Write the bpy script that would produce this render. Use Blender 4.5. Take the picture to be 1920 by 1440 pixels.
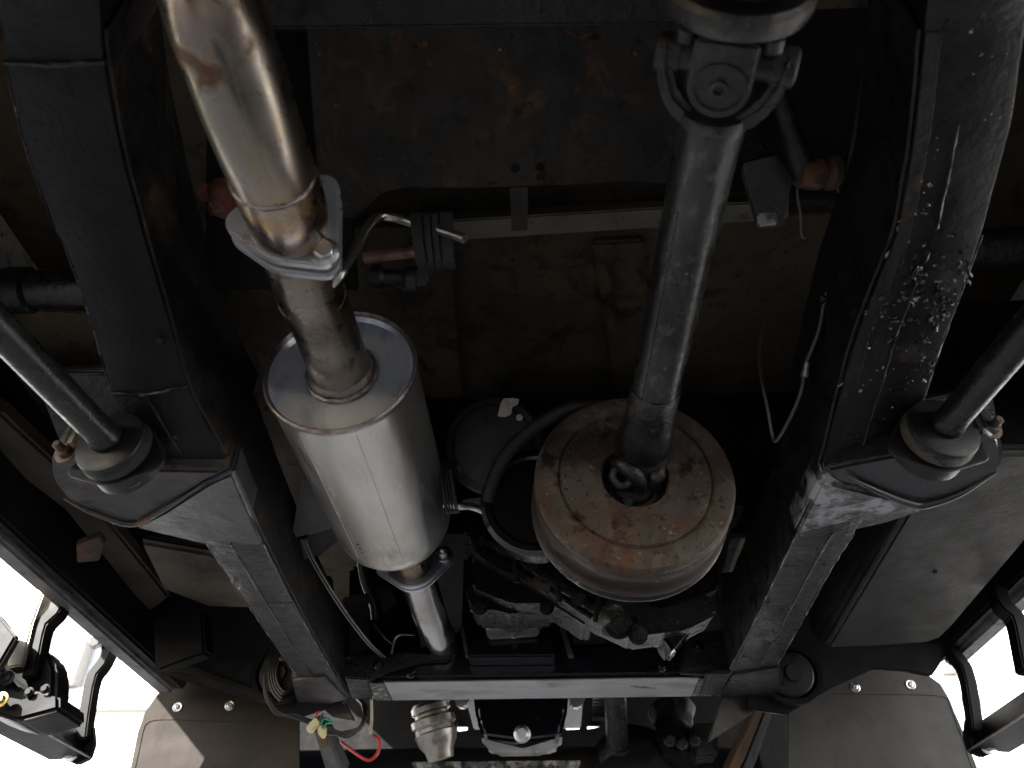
import bpy, bmesh, math, random
from mathutils import Vector, Matrix, noise as mnoise
random.seed(7)
R = math.radians
scene = bpy.context.scene
COL = scene.collection
for o in list(bpy.data.objects): bpy.data.objects.remove(o)

# ------------------------------------------------------------------ camera, sky, sun, exposure
ZC = 0.55                      # camera height over the ground (car stands raised on ramps)
PITCH, YAW, FPX = R(38.9), R(2.4), 1500.0
cam_d = bpy.data.cameras.new("camera")
cam = bpy.data.objects.new("camera", cam_d); COL.objects.link(cam)
cam_d.sensor_width = 36.0; cam_d.lens = 36.0 * FPX / 1920.0
cam_d.clip_start = 0.02; cam_d.clip_end = 500
cam.location = (0, 0, ZC)
cam.rotation_euler = (R(90) + PITCH, 0, YAW)
cam_d.dof.use_dof = True; cam_d.dof.focus_distance = 1.25; cam_d.dof.aperture_fstop = 6.3
scene.camera = cam

SUN_EL, SUN_AZ = R(28.3), R(220)          # azimuth clockwise from +Y: behind, to the left
w = bpy.data.worlds.new("World"); scene.world = w; w.use_nodes = True
nt = w.node_tree; bg = nt.nodes["Background"]
sky = nt.nodes.new("ShaderNodeTexSky"); sky.sky_type = 'NISHITA'; sky.sun_disc = False
sky.sun_elevation = SUN_EL; sky.sun_rotation = SUN_AZ
nt.links.new(sky.outputs[0], bg.inputs[0]); bg.inputs[1].default_value = 0.12
sd = bpy.data.lights.new("sun", 'SUN'); sd.energy = 4.5; sd.angle = R(0.5); sd.color = (1.0, 0.965, 0.915)
so = bpy.data.objects.new("sun", sd); COL.objects.link(so)
sdir = Vector((math.sin(SUN_AZ) * math.cos(SUN_EL), math.cos(SUN_AZ) * math.cos(SUN_EL), math.sin(SUN_EL)))
so.rotation_euler = sdir.to_track_quat('Z', 'Y').to_euler(); so.location = sdir * 20
scene.view_settings.view_transform = 'Standard'; scene.view_settings.look = 'None'
scene.view_settings.gamma = 1.0; scene.view_settings.exposure = 2.4
scene.render.engine = 'CYCLES'
scene.cycles.use_denoising = True
scene.cycles.max_bounces = 10; scene.cycles.diffuse_bounces = 6; scene.cycles.glossy_bounces = 6
scene.cycles.sample_clamp_indirect = 8.0
scene.cycles.caustics_reflective = False

# ------------------------------------------------------------------ coordinates (relative to the camera point: x right, y forward, z up)
FX = Vector((-math.sin(YAW) * math.cos(PITCH), math.cos(YAW) * math.cos(PITCH), math.sin(PITCH)))
RX = Vector((math.cos(YAW), math.sin(YAW), 0))
UX = RX.cross(FX)
def ray(u, v): return FX + RX * ((u - 960) / FPX) + UX * ((720 - v) / FPX)
def P(u, v, d): return ray(u, v) * d
def PY(u, v, y): r = ray(u, v); return r * (y / r.y)
def PZ(u, v, z): r = ray(u, v); return r * (z / r.z)
def PX(u, v, x): r = ray(u, v); return r * (x / r.x)
def V(*a): return Vector(a)

# ------------------------------------------------------------------ materials
def _ramp(nt, fac, lo, hi):
    m = nt.nodes.new("ShaderNodeMapRange"); m.inputs[1].default_value = lo; m.inputs[2].default_value = hi
    m.clamp = True; nt.links.new(fac, m.inputs[0]); return m.outputs[0]
def _mix(nt, fac, a, b):
    m = nt.nodes.new("ShaderNodeMix"); m.data_type = 'RGBA'; m.clamp_factor = True
    for s, x in ((m.inputs[0], fac), (m.inputs[6], a), (m.inputs[7], b)):
        if hasattr(x, 'links'): nt.links.new(x, s)
        elif isinstance(x, (int, float)): s.default_value = x
        else: s.default_value = (*x, 1)
    return m.outputs[2]
def _noise(nt, co, scale, detail=6, rough=.6, dist=0.0):
    n = nt.nodes.new("ShaderNodeTexNoise"); n.inputs['Scale'].default_value = scale
    n.inputs['Detail'].default_value = detail; n.inputs['Roughness'].default_value = rough
    n.inputs['Distortion'].default_value = dist
    nt.links.new(co, n.inputs['Vector']); return n.outputs['Fac']
def mat(name, base, layers=(), rough=.5, rvar=0.0, rscale=30, metal=0.0, bumps=(), stretch=None, spec=.5, coat=0, metal_layers=None):
    """layers: (colour, noise scale, lo, hi[, distortion[, roughness of that layer[, metal]]])"""
    m = bpy.data.materials.new(name); m.use_nodes = True; nt = m.node_tree
    b = nt.nodes["Principled BSDF"]
    tc = nt.nodes.new("ShaderNodeTexCoord"); co = tc.outputs['Object']
    if stretch:
        mp = nt.nodes.new("ShaderNodeMapping"); mp.inputs['Scale'].default_value = stretch
        nt.links.new(co, mp.inputs[0]); co = mp.outputs[0]
    col = base
    rg = nt.nodes.new("ShaderNodeValue"); rg.outputs[0].default_value = rough; rgo = rg.outputs[0]
    if rvar:
        n = _noise(nt, co, rscale); mr = nt.nodes.new("ShaderNodeMapRange")
        mr.inputs[1].default_value = .3; mr.inputs[2].default_value = .7
        mr.inputs[3].default_value = max(.03, rough - rvar); mr.inputs[4].default_value = min(1, rough + rvar)
        nt.links.new(n, mr.inputs[0]); rgo = mr.outputs[0]
    mo = None
    for i, L in enumerate(layers):
        f = _ramp(nt, _noise(nt, co, L[1], 7, .62, L[4] if len(L) > 4 else 0), L[2], L[3])
        col = _mix(nt, f, col, L[0])
        if len(L) > 5 and L[5] is not None:
            mm = nt.nodes.new("ShaderNodeMix"); nt.links.new(f, mm.inputs[0]); nt.links.new(rgo, mm.inputs[2])
            mm.inputs[3].default_value = L[5]; rgo = mm.outputs[0]
        if len(L) > 6:
            mm = nt.nodes.new("ShaderNodeMix"); nt.links.new(f, mm.inputs[0])
            if mo is None: mm.inputs[2].default_value = metal
            else: nt.links.new(mo, mm.inputs[2])
            mm.inputs[3].default_value = L[6]; mo = mm.outputs[0]
    if hasattr(col, 'links'): nt.links.new(col, b.inputs['Base Color'])
    else: b.inputs['Base Color'].default_value = (*col, 1)
    nt.links.new(rgo, b.inputs['Roughness'])
    b.inputs['Metallic'].default_value = metal
    if mo is not None: nt.links.new(mo, b.inputs['Metallic'])
    b.inputs['Specular IOR Level'].default_value = spec
    if coat: b.inputs['Coat Weight'].default_value = coat; b.inputs['Coat Roughness'].default_value = .15
    prev = None
    for (sc, st, di) in bumps:
        bp = nt.nodes.new("ShaderNodeBump"); bp.inputs['Strength'].default_value = st; bp.inputs['Distance'].default_value = di
        nt.links.new(_noise(nt, co, sc, 6, .6), bp.inputs['Height'])
        if prev is not None: nt.links.new(prev, bp.inputs['Normal'])
        prev = bp.outputs[0]
    if prev is not None: nt.links.new(prev, b.inputs['Normal'])
    return m

M = {}
M['chassis'] = mat('chassis_black', (.011, .011, .012), [((.024, .022, .020), 9, .48, .70), ((.005, .005, .005), 24, .52, .62, 1.0), ((.06, .035, .022), 30, .66, .74), ((.16, .16, .16), 150, .67, .73)], rough=.40, rvar=.20, rscale=26, bumps=[(90, .7, .004), (14, .35, .008)], spec=.36)
M['chassis_smooth'] = mat('chassis_satin', (.0055, .0058, .0063), [((.012, .012, .012), 9, .5, .7), ((.003, .003, .003), 30, .55, .65), ((.06, .055, .05), 110, .70, .76)], rough=.48, rvar=.14, rscale=20, bumps=[(130, .5, .003), (20, .3, .006)], spec=.2)
M['chassis_tar'] = mat('chassis_tar', (.006, .006, .007), [((.018, .017, .016), 8, .48, .66), ((.05, .034, .027), 22, .60, .70), ((.10, .10, .10), 90, .69, .75)], rough=.30, rvar=.14, rscale=12, bumps=[(26, .22, .006), (120, .35, .002)], spec=.32)
M['tar'] = mat('tar_shiny', (.011, .011, .012), [((.42, .43, .45), 55, .53, .60, 1.0)], rough=.16, rvar=.08, bumps=[(90, .4, .003)], spec=.8)
M['bracket_worn'] = mat('bracket_worn', (.022, .022, .024), [((.48, .49, .50), 16, .47, .56, .4, .36), ((.16, .16, .165), 40, .52, .60), ((.012, .012, .012), 80, .60, .66)], rough=.36, rvar=.1, bumps=[(70, .3, .002)])
M['bracket_brown'] = mat('bracket_brown', (.040, .036, .034), [((.085, .070, .063), 10, .42, .66), ((.25, .105, .045), 15, .60, .72), ((.018, .017, .017), 50, .58, .66), ((.20, .20, .20), 90, .69, .75)], rough=.42, rvar=.12, bumps=[(80, .4, .003)], spec=.3)
M['bracket_grey'] = mat('bracket_grey', (.030, .031, .033), [((.075, .078, .082), 14, .45, .64), ((.16, .08, .045), 17, .64, .74), ((.012, .012, .012), 60, .58, .66), ((.18, .18, .19), 110, .68, .74)], rough=.38, rvar=.1, bumps=[(70, .4, .003)])
M['bracket_smooth'] = mat('bracket_smooth', (.022, .022, .027), [((.04, .038, .041), 10, .5, .7)], rough=.3, rvar=.06, bumps=[(90, .12, .0015)], spec=.6)
M['edge_glint'] = mat('edge_glint', (.015, .015, .015), [((.30, .30, .29), 26, .52, .62), ((.02, .02, .02), 90, .55, .62)], rough=.38, metal=.4, bumps=[(150, .5, .002)])
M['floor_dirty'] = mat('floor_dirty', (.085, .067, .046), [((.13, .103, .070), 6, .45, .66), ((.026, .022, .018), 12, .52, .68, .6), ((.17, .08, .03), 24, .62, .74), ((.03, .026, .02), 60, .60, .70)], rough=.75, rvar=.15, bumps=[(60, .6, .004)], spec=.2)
M['heelboard'] = mat('heelboard', (.016, .0155, .015), [((.034, .027, .020), 6, .44, .62), ((.085, .044, .020), 22, .57, .70, .8), ((.009, .009, .009), 40, .58, .66), ((.22, .19, .15), 90, .67, .74)], rough=.6, rvar=.2, bumps=[(50, .6, .004)], spec=.25)
M['rust_patch'] = mat('rust_patch', (.05, .032, .022), [((.13, .052, .022), 50, .46, .58), ((.016, .014, .013), 60, .52, .60), ((.16, .12, .08), 120, .66, .73)], rough=.8, bumps=[(120, .9, .003)], spec=.15)
M['beige_floor'] = mat('beige_floor', (.15, .125, .095), [((.045, .037, .028), 7, .48, .66), ((.09, .055, .03), 25, .6, .7)], rough=.7, bumps=[(70, .3, .002)])
M['stiff'] = mat('stiffener_drab', (.07, .058, .044), [((.028, .024, .019), 8, .46, .64), ((.10, .05, .02), 22, .62, .72)], rough=.7, bumps=[(60, .3, .003)], spec=.25)
M['rail_side'] = mat('rail_side', (.008, .008, .008), [((.035, .026, .020), 9, .50, .66), ((.12, .062, .032), 12, .60, .74), ((.07, .065, .06), 70, .64, .72)], rough=.6, rvar=.15, bumps=[(60, .6, .004)], spec=.25)
M['tank'] = mat('tank_black', (.022, .0215, .0205), [((.040, .038, .036), 5, .45, .65), ((.009, .009, .009), 20, .56, .68, .8), ((.09, .085, .08), 110, .70, .75)], rough=.5, rvar=.15, rscale=12, bumps=[(120, .3, .002), (9, .15, .006)], spec=.3)
M['steel'] = mat('stainless_pipe', (.205, .182, .155), [((.25, .155, .07), 6, .43, .60), ((.135, .115, .118), 8, .48, .64, .5), ((.105, .062, .042), 16, .56, .68, 1.0, .55), ((.29, .265, .225), 18, .62, .74), ((.11, .10, .088), 90, .62, .70)], rough=.30, rvar=.07, rscale=40, metal=1.0, bumps=[(220, .04, .0006), (14, .05, .002)])
M['steel_sleeve'] = mat('stainless_sleeve', (.24, .195, .145), [((.33, .19, .065), 9, .48, .60), ((.14, .115, .115), 12, .50, .64), ((.10, .06, .045), 34, .60, .72, 1, .5)], rough=.28, rvar=.05, metal=1.0, bumps=[(220, .04, .0006)])
M['weld'] = mat('weld_bead', (.30, .27, .26), [((.16, .12, .12), 60, .45, .65)], rough=.42, metal=1.0, bumps=[(140, .5, .003)])
M['muffler'] = mat('muffler_satin', (.47, .465, .45), [((.35, .325, .285), 5, .45, .64), ((.31, .305, .30), 20, .52, .68, .6), ((.56, .545, .51), 40, .60, .70), ((.20, .17, .13), 14, .63, .74), ((.17, .16, .15), 120, .67, .73)], rough=.38, rvar=.09, rscale=50, metal=.9, stretch=(1, .3, 1), bumps=[(160, .08, .001), (7, .08, .004)])
M['cap'] = mat('muffler_cap', (.80, .84, .90), [((.46, .52, .66), 8, .50, .64, .8), ((.36, .33, .30), 30, .66, .74), ((.40, .40, .40), 130, .71, .77)], rough=.34, rvar=.06, metal=.55, bumps=[(120, .05, .001)])  # blue tint and brightness paint the sky's reflection into the cap
M['zinc'] = mat('zinc_plate', (.60, .62, .66), [((.42, .44, .48), 30, .5, .7), ((.30, .22, .15), 45, .68, .76)], rough=.34, rvar=.1, metal=.8, bumps=[(150, .15, .001)])
M['bolt'] = mat('bolt_zinc', (.60, .60, .60), [((.33, .33, .34), 80, .5, .7)], rough=.3, rvar=.1, metal=1.0)
M['bolt_rust'] = mat('bolt_rusty', (.07, .055, .045), [((.20, .09, .045), 60, .45, .66), ((.2, .19, .18), 130, .66, .75)], rough=.6, bumps=[(150, .5, .002)])
M['red_rust'] = mat('red_rusty', (.15, .035, .024), [((.06, .026, .018), 35, .43, .58), ((.22, .11, .08), 70, .6, .7)], rough=.55, bumps=[(110, .8, .003)], spec=.3)
M['orange_rust'] = mat('orange_rusty', (.075, .052, .042), [((.26, .09, .03), 16, .54, .68), ((.16, .14, .12), 60, .58, .7)], rough=.65, bumps=[(90, .7, .004)], spec=.25)
M['drum'] = mat('drum_rust', (.066, .049, .039), [((.088, .076, .066), 9, .46, .55, .5), ((.105, .056, .032), 6, .53, .64, .6), ((.11, .088, .070), 42, .53, .62), ((.016, .014, .013), 24, .57, .64), ((.20, .175, .15), 100, .64, .69), ((.080, .043, .038), 16, .58, .66), ((.020, .018, .016), 130, .60, .66)], rough=.7, rvar=.15, metal=.0, bumps=[(130, .8, .002), (25, .3, .003)], spec=.2)
M['drum_side'] = mat('drum_side', (.034, .026, .022), [((.012, .011, .0105), 10, .45, .60), ((.062, .042, .034), 24, .55, .66), ((.28, .25, .23), 40, .68, .71, .3)], rough=.7, rvar=.12, metal=.0, bumps=[(60, .35, .002)], stretch=(1, 3, 1), spec=.1)
M['shaft'] = mat('shaft_paint', (.036, .037, .037), [((.016, .016, .017), 12, .45, .60), ((.085, .085, .082), 70, .56, .66, .5), ((.26, .25, .24), 120, .66, .72), ((.010, .010, .010), 85, .65, .69), ((.06, .04, .03), 30, .64, .72)], rough=.31, rvar=.12, metal=.5, bumps=[(110, .4, .002)], stretch=(1, .55, 1), spec=.35)
M['joint'] = mat('joint_grime', (.018, .0175, .017), [((.045, .042, .038), 24, .48, .64), ((.007, .007, .007), 40, .54, .64), ((.18, .17, .16), 100, .67, .74)], rough=.38, rvar=.16, metal=.3, bumps=[(80, .7, .003), (24, .4, .005)])
M['shaft_dark'] = mat('shaft_dark', (.014, .014, .014), [((.035, .033, .03), 30, .5, .7), ((.2, .19, .18), 90, .69, .77)], rough=.40, rvar=.12, metal=.3, bumps=[(90, .4, .003)])
M['oily'] = mat('oily_casting', (.004, .004, .0045), [((.012, .0115, .011), 30, .55, .75), ((.12, .12, .125), 200, .655, .70)], rough=.3, rvar=.15, spec=.09, bumps=[(280, 1.0, .003), (70, .5, .004)], metal=.0)
M['black_gloss'] = mat('black_gloss', (.008, .009, .012), [((.03, .03, .03), 40, .64, .74), ((.25, .25, .25), 130, .71, .76)], rough=.14, rvar=.05, bumps=[(60, .08, .0015)], spec=.6)
M['beam_worn'] = mat('beam_worn', (.37, .375, .38), [((.46, .46, .455), 6, .4, .6), ((.24, .24, .235), 14, .5, .64, .5), ((.035, .035, .035), 20, .62, .68, .8, .5), ((.08, .08, .08), 80, .67, .73)], rough=.42, rvar=.10, bumps=[(90, .3, .002), (12, .3, .004)], stretch=(.35, 1, 1))
M['beam_scuffed'] = mat('beam_scuffed', (.015, .015, .016), [((.42, .42, .42), 34, .54, .60, 1.2), ((.02, .02, .02), 90, .55, .62)], rough=.36, rvar=.15, bumps=[(90, .5, .003)])
M['alu'] = mat('cast_aluminium', (.50, .50, .49), [((.14, .14, .14), 24, .54, .68), ((.34, .33, .31), 9, .4, .6)], rough=.45, metal=.7, bumps=[(140, .4, .002)])
M['alu_dirty'] = mat('oily_aluminium', (.018, .018, .018), [((.26, .26, .26), 45, .54, .64, .5), ((.008, .008, .008), 70, .54, .62)], rough=.38, metal=.3, bumps=[(140, .5, .002)])
M['rubber'] = mat('rubber', (.016, .017, .019), [((.034, .034, .036), 30, .5, .75)], rough=.6, rvar=.1, bumps=[(120, .26, .002)], spec=.3)
M['bush'] = mat('bush_washer', (.010, .011, .014), [((.022, .022, .024), 18, .5, .7), ((.10, .07, .05), 60, .68, .76)], rough=.45, rvar=.1, bumps=[(90, .3, .002)], spec=.3)
M['cracked'] = mat('cracked_rubber', (.075, .065, .057), [((.02, .018, .016), 36, .56, .6, 2.0)], rough=.7, bumps=[(60, .7, .005)])
M['arm'] = mat('arm_black', (.010, .0105, .0105), [((.03, .03, .029), 60, .56, .7), ((.11, .105, .10), 140, .68, .76)], rough=.28, rvar=.08, bumps=[(130, .35, .002)], spec=.4)
M['flap'] = mat('flap_rubber', (.058, .057, .056), [((.078, .076, .074), 5, .40, .70), ((.046, .045, .044), 18, .50, .74, .8), ((.12, .115, .11), 110, .70, .76)], rough=.62, rvar=.12, rscale=14, bumps=[(180, .3, .001), (6, .2, .01)], spec=.22)
M['flap_dust_sun'] = mat('flap_dusty_sun', (.034, .029, .025), [((.050, .041, .034), 5, .40, .70), ((.026, .023, .020), 18, .50, .74, .8), ((.09, .072, .058), 110, .70, .76)], rough=.68, rvar=.12, rscale=14, bumps=[(180, .3, .001), (6, .2, .01)], spec=.15)  # dust brown that also carries the sun's warm tone in its colour
M['step'] = mat('step_black', (.003, .003, .0035), [((.010, .010, .010), 30, .5, .7)], rough=.42, rvar=.05, bumps=[(200, .1, .001)], spec=.12)
M['passivated'] = mat('passivated_zinc', (.52, .48, .36), [((.42, .39, .33), 14, .45, .65)], rough=.36, metal=.8)
M['brass'] = mat('brass_bolt', (.62, .44, .16), rough=.3, metal=1.0)
M['sill'] = mat('sill_paint', (.006, .006, .006), [((.018, .017, .016), 9, .5, .7), ((.06, .05, .045), 45, .66, .74)], rough=.55, rvar=.1, bumps=[(60, .3, .003)], spec=.18)
M['sill_lit'] = mat('sill_lit', (.22, .215, .21), [((.06, .055, .05), 17, .52, .64, .8), ((.32, .31, .30), 8, .5, .7), ((.03, .03, .03), 60, .64, .70)], rough=.55, bumps=[(80, .35, .003)])
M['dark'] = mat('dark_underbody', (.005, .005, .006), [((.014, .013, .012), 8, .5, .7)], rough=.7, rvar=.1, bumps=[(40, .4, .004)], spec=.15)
M['heat_grey'] = mat('grey_shield', (.075, .074, .072), [((.035, .033, .03), 14, .48, .66), ((.15, .14, .13), 60, .62, .7)], rough=.5, metal=.3, bumps=[(90, .3, .003)])
M['chip_white'] = mat('flaked_primer', (.42, .39, .35), [((.25, .23, .2), 60, .5, .7)], rough=.7)
def plain(name, c, rough=.45, metal=0): return mat(name, c, [(tuple(x * .6 for x in c), 60, .5, .75)], rough=rough, metal=metal)
M['wire_black'] = plain('wire_black', (.02, .02, .021)); M['wire_red'] = plain('wire_red', (.45, .03, .03)); M['wire_green'] = plain('wire_green', (.03, .25, .16))
M['wire_cream'] = plain('wire_cream', (.5, .47, .33)); M['connector'] = plain('connector_cream', (.62, .55, .34)); M['cable_grey'] = plain('cable_grey', (.16, .15, .14))
M['rod'] = mat('hanger_rod', (.58, .56, .52), [((.36, .33, .30), 60, .5, .7)], rough=.28, metal=1.0)
M['tan_bar'] = mat('tan_bar', (.16, .09, .045), [((.09, .055, .03), 14, .45, .66), ((.05, .05, .05), 30, .6, .7)], rough=.55, bumps=[(80, .3, .003)])
M['steel_bar'] = mat('steel_bar', (.14, .14, .14), [((.07, .065, .06), 20, .5, .7)], rough=.42, metal=.4)
M['concrete'] = mat('asphalt', (.055, .056, .060), [((.040, .041, .043), 1.2, .4, .65), ((.075, .077, .082), 6, .5, .7), ((.028, .028, .030), .9, .62, .75)], rough=.85, bumps=[(40, .2, .004)])
M['render'] = mat('white_render', (.80, .79, .77), [((.74, .73, .70), 1.5, .45, .7)], rough=.8, bumps=[(60, .15, .003)])
M['trim'] = mat('grey_trim', (.26, .25, .235), [((.22, .21, .2), 3, .45, .7)], rough=.7)
M['beige_col'] = mat('beige_pilaster', (.46, .41, .34), [((.4, .36, .3), 2, .45, .7)], rough=.75)

# ------------------------------------------------------------------ mesh builders (all in camera-relative metres)
def new(): return bmesh.new()
def prism(bm, pts, ext, bevel=0, seg=2):
    vs = [bm.verts.new(p) for p in pts]; f = bm.faces.new(vs)
    r = bmesh.ops.extrude_face_region(bm, geom=[f])
    ev = [g for g in r['geom'] if isinstance(g, bmesh.types.BMVert)]
    bmesh.ops.translate(bm, verts=ev, vec=ext)
    allv = vs + ev
    if bevel:
        es = list({e for v in allv for e in v.link_edges})
        bmesh.ops.bevel(bm, geom=es, offset=bevel, segments=seg, affect='EDGES', clamp_overlap=True)
    return bm
def box(bm, lo, hi, bevel=.002, seg=2):
    return prism(bm, [V(lo[0], lo[1], lo[2]), V(hi[0], lo[1], lo[2]), V(hi[0], hi[1], lo[2]), V(lo[0], hi[1], lo[2])], V(0, 0, hi[2] - lo[2]), bevel, seg)
def catmull(pts, n):
    if len(pts) < 3 or n <= 1: return list(pts)
    out = []
    q = [pts[0] * 2 - pts[1]] + list(pts) + [pts[-1] * 2 - pts[-2]]
    for i in range(1, len(q) - 2):
        a, b, c, d = q[i - 1:i + 3]
        for k in range(n):
            t = k / n
            out.append(.5 * ((2 * b) + (c - a) * t + (2 * a - 5 * b + 4 * c - d) * t * t + (3 * b - a - 3 * c + d) * t ** 3))
    out.append(pts[-1]); return out
def frames(path):
    n = len(path); T = []
    for i in range(n):
        T.append((path[min(i + 1, n - 1)] - path[max(i - 1, 0)]).normalized())
    up = V(0, 0, 1) if abs(T[0].z) < .9 else V(1, 0, 0)
    N = [(up - T[0] * up.dot(T[0])).normalized()]
    for i in range(1, n):
        v = N[-1] - T[i] * N[-1].dot(T[i]); N.append(v.normalized())
    return T, N
def tube(bm, pts, r, seg=16, n=8, caps=True, jit=0):
    path = catmull(pts, n); T, N = frames(path); m = len(path); rings = []
    for i, p in enumerate(path):
        f = i / (m - 1) * (len(r) - 1) if isinstance(r, (list, tuple)) else 0
        rr = r if not isinstance(r, (list, tuple)) else r[int(f)] + (r[min(int(f) + 1, len(r) - 1)] - r[int(f)]) * (f - int(f))
        B = T[i].cross(N[i])
        rings.append([bm.verts.new(p + (N[i] * math.cos(a) + B * math.sin(a)) * (rr * (1 + (jit * random.uniform(-1, 1) if jit else 0)))) for a in [2 * math.pi * k / seg for k in range(seg)]])
    for i in range(m - 1):
        for k in range(seg):
            bm.faces.new((rings[i][k], rings[i][(k + 1) % seg], rings[i + 1][(k + 1) % seg], rings[i + 1][k]))
    if caps: bm.faces.new(rings[0][::-1]); bm.faces.new(rings[-1])
    return bm
def basis(axis, up=None):
    a = axis.normalized(); up = up or (V(0, 0, 1) if abs(a.z) < .9 else V(1, 0, 0))
    n = (up - a * up.dot(a)).normalized(); return a, n, a.cross(n)
def lathe(bm, org, axis, prof, seg=48, jit=0):
    """prof: (radius, height along axis) list; radius 0 ends close."""
    a, n, b = basis(axis); rings = []
    for (r, h) in prof:
        if r <= 1e-6: rings.append([bm.verts.new(org + a * h)])
        else: rings.append([bm.verts.new(org + a * (h + (random.uniform(-jit, jit) if jit else 0)) + (n * math.cos(t) + b * math.sin(t)) * r) for t in [2 * math.pi * k / seg for k in range(seg)]])
    for i in range(len(rings) - 1):
        A, B = rings[i], rings[i + 1]
        for k in range(seg):
            k2 = (k + 1) % seg
            if len(A) == 1 and len(B) == 1: continue
            if len(A) == 1: bm.faces.new((A[0], B[k2], B[k]))
            elif len(B) == 1: bm.faces.new((A[k], A[k2], B[0]))
            else: bm.faces.new((A[k], A[k2], B[k2], B[k]))
    return bm
def loft(bm, secs, caps=True):
    rings = [[bm.verts.new(p) for p in s] for s in secs]; n = len(rings[0])
    for A, B in zip(rings, rings[1:]):
        for k in range(n): bm.faces.new((A[k], A[(k + 1) % n], B[(k + 1) % n], B[k]))
    if caps: bm.faces.new(rings[0][::-1]); bm.faces.new(rings[-1])
    return bm
def rough_up(bm, cuts, amp, scale, amp2=0, scale2=0):
    bmesh.ops.triangulate(bm, faces=bm.faces[:])
    for _ in range(cuts):
        es = [e for e in bm.edges if e.calc_length() > .012]
        if es: bmesh.ops.subdivide_edges(bm, edges=es, cuts=1, use_grid_fill=True)
        bmesh.ops.triangulate(bm, faces=bm.faces[:])
    bm.normal_update()
    for v in bm.verts:
        d = mnoise.noise(v.co * scale) * amp + (mnoise.noise(v.co * scale2) * amp2 if amp2 else 0)
        v.co += v.normal * d
    return bm
def hull2d(circles, n=24):
    pts = []
    for (x, y, r) in circles:
        for k in range(n):
            t = 2 * math.pi * k / n; pts.append((x + r * math.cos(t), y + r * math.sin(t)))
    pts = sorted(set((round(a, 6), round(b, 6)) for a, b in pts))
    def half(ps):
        h = []
        for p in ps:
            while len(h) >= 2 and (h[-1][0] - h[-2][0]) * (p[1] - h[-2][1]) - (h[-1][1] - h[-2][1]) * (p[0] - h[-2][0]) <= 0: h.pop()
            h.append(p)
        return h
    a, b = half(pts), half(pts[::-1]); return a[:-1] + b[:-1]

ROOT = {}
def tag(o, label=None, cat=None, group=None, kind=None):
    if label: o['label'] = label
    if cat: o['category'] = cat
    if group: o['group'] = group
    if kind: o['kind'] = kind
    return o
def thing(name, label, cat, loc, group=None):
    o = bpy.data.objects.new(name, None); COL.objects.link(o); o.empty_display_size = .05
    o.location = (loc[0], loc[1], loc[2] + ZC); ROOT[o.name] = Vector(loc)
    return tag(o, label, cat, group)
def mesh_obj(name, bm, m, loc, ang=40):
    bmesh.ops.recalc_face_normals(bm, faces=bm.faces[:])
    me = bpy.data.meshes.new(name)
    bmesh.ops.translate(bm, verts=bm.verts[:], vec=-Vector(loc))
    bm.to_mesh(me); bm.free()
    me.polygons.foreach_set('use_smooth', [True] * len(me.polygons)); me.set_sharp_from_angle(angle=R(ang))
    me.materials.append(M[m] if isinstance(m, str) else m)
    o = bpy.data.objects.new(name, me); COL.objects.link(o); return o
def part(name, bm, m, parent, label=None, ang=32, at=None):
    rl = ROOT[parent.name]; org = Vector(at) if at is not None else rl
    o = mesh_obj(name, bm, m, org, ang); o.parent = parent; o.location = org - rl; ROOT[o.name] = org
    if label: o['label'] = label
    return o
def solo(name, bm, m, label, cat, loc, group=None, kind=None, ang=40):
    o = mesh_obj(name, bm, m, loc, ang); o.location = (loc[0], loc[1], loc[2] + ZC); ROOT[o.name] = Vector(loc)
    return tag(o, label, cat, group, kind)

def hexbolt(parent, pos, axis, r=.011, h=.008, m='bolt', washer=True, name='bolt', shank=0):
    bm = new(); a, n, b = basis(axis)
    h0 = 0
    if washer:
        lathe(bm, pos, a, [(0, 0), (r * 1.45, 0), (r * 1.45, r * .18), (r * 1.38, r * .22), (0, r * .22)], 24); h0 = r * .22
    rot = random.uniform(0, 1)
    ring = [pos + a * h0 + (n * math.cos(rot + t) + b * math.sin(rot + t)) * r for t in [math.pi / 3 * k for k in range(6)]]
    prism(bm, ring, a * h, bevel=r * .1, seg=1)
    if shank: lathe(bm, pos + a * (h0 + h), a, [(r * .55, 0), (r * .55, shank), (r * .4, shank + r * .15), (0, shank + r * .15)], 16)
    return part(name, bm, m, parent, at=pos)
def plate(bm, org, axis, up, circles, th, bevel=.0015):
    a, n, b = basis(axis, up)
    pts = [org + n * y + b * x for x, y in hull2d(circles)]
    return prism(bm, pts, a * th, bevel, 1)

# ================================================================== THE SETTING
def ground():
    bm = new(); bmesh.ops.create_grid(bm, x_segments=1, y_segments=1, size=150)
    bmesh.ops.translate(bm, verts=bm.verts[:], vec=(0, 0, -ZC))
    o = mesh_obj('ground', bm, 'concrete', (0, 0, 0)); o.location = (0, 0, ZC)
    tag(o, 'weathered grey asphalt yard under the car', None, None, 'structure')
ground()
WY = 9.0
b0 = thing('building', 'bright white rendered building in front of the car', 'building', (0, WY, -ZC))
part('wall', box(new(), (-14, WY, -ZC), (14, WY + .4, 7), .01), 'render', b0)
led = PY(200, 1295, WY).z; led2 = PY(200, 1333, WY).z
part('ledge', box(new(), (-14, WY - .12, led2), (14, WY - .002, led), .01), 'render', b0)
for (u0, u1, mm) in ((-60, 62, 'beige_col'), (112, 170, 'trim'), (1745, 1775, 'trim')):
    x0, x1 = PY(u0, 1240, WY).x, PY(u1, 1240, WY).x
    part('pilaster', box(new(), (x0, WY - .2, led + .002), (x1, WY - .003, 6.9), .01), mm, b0)
part('pipe', tube(new(), [PY(193, 1290, WY - .06), PY(208, 1240, WY - .06) + V(0, 0, 3)], .02, 10, 1), 'trim', b0)
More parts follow.
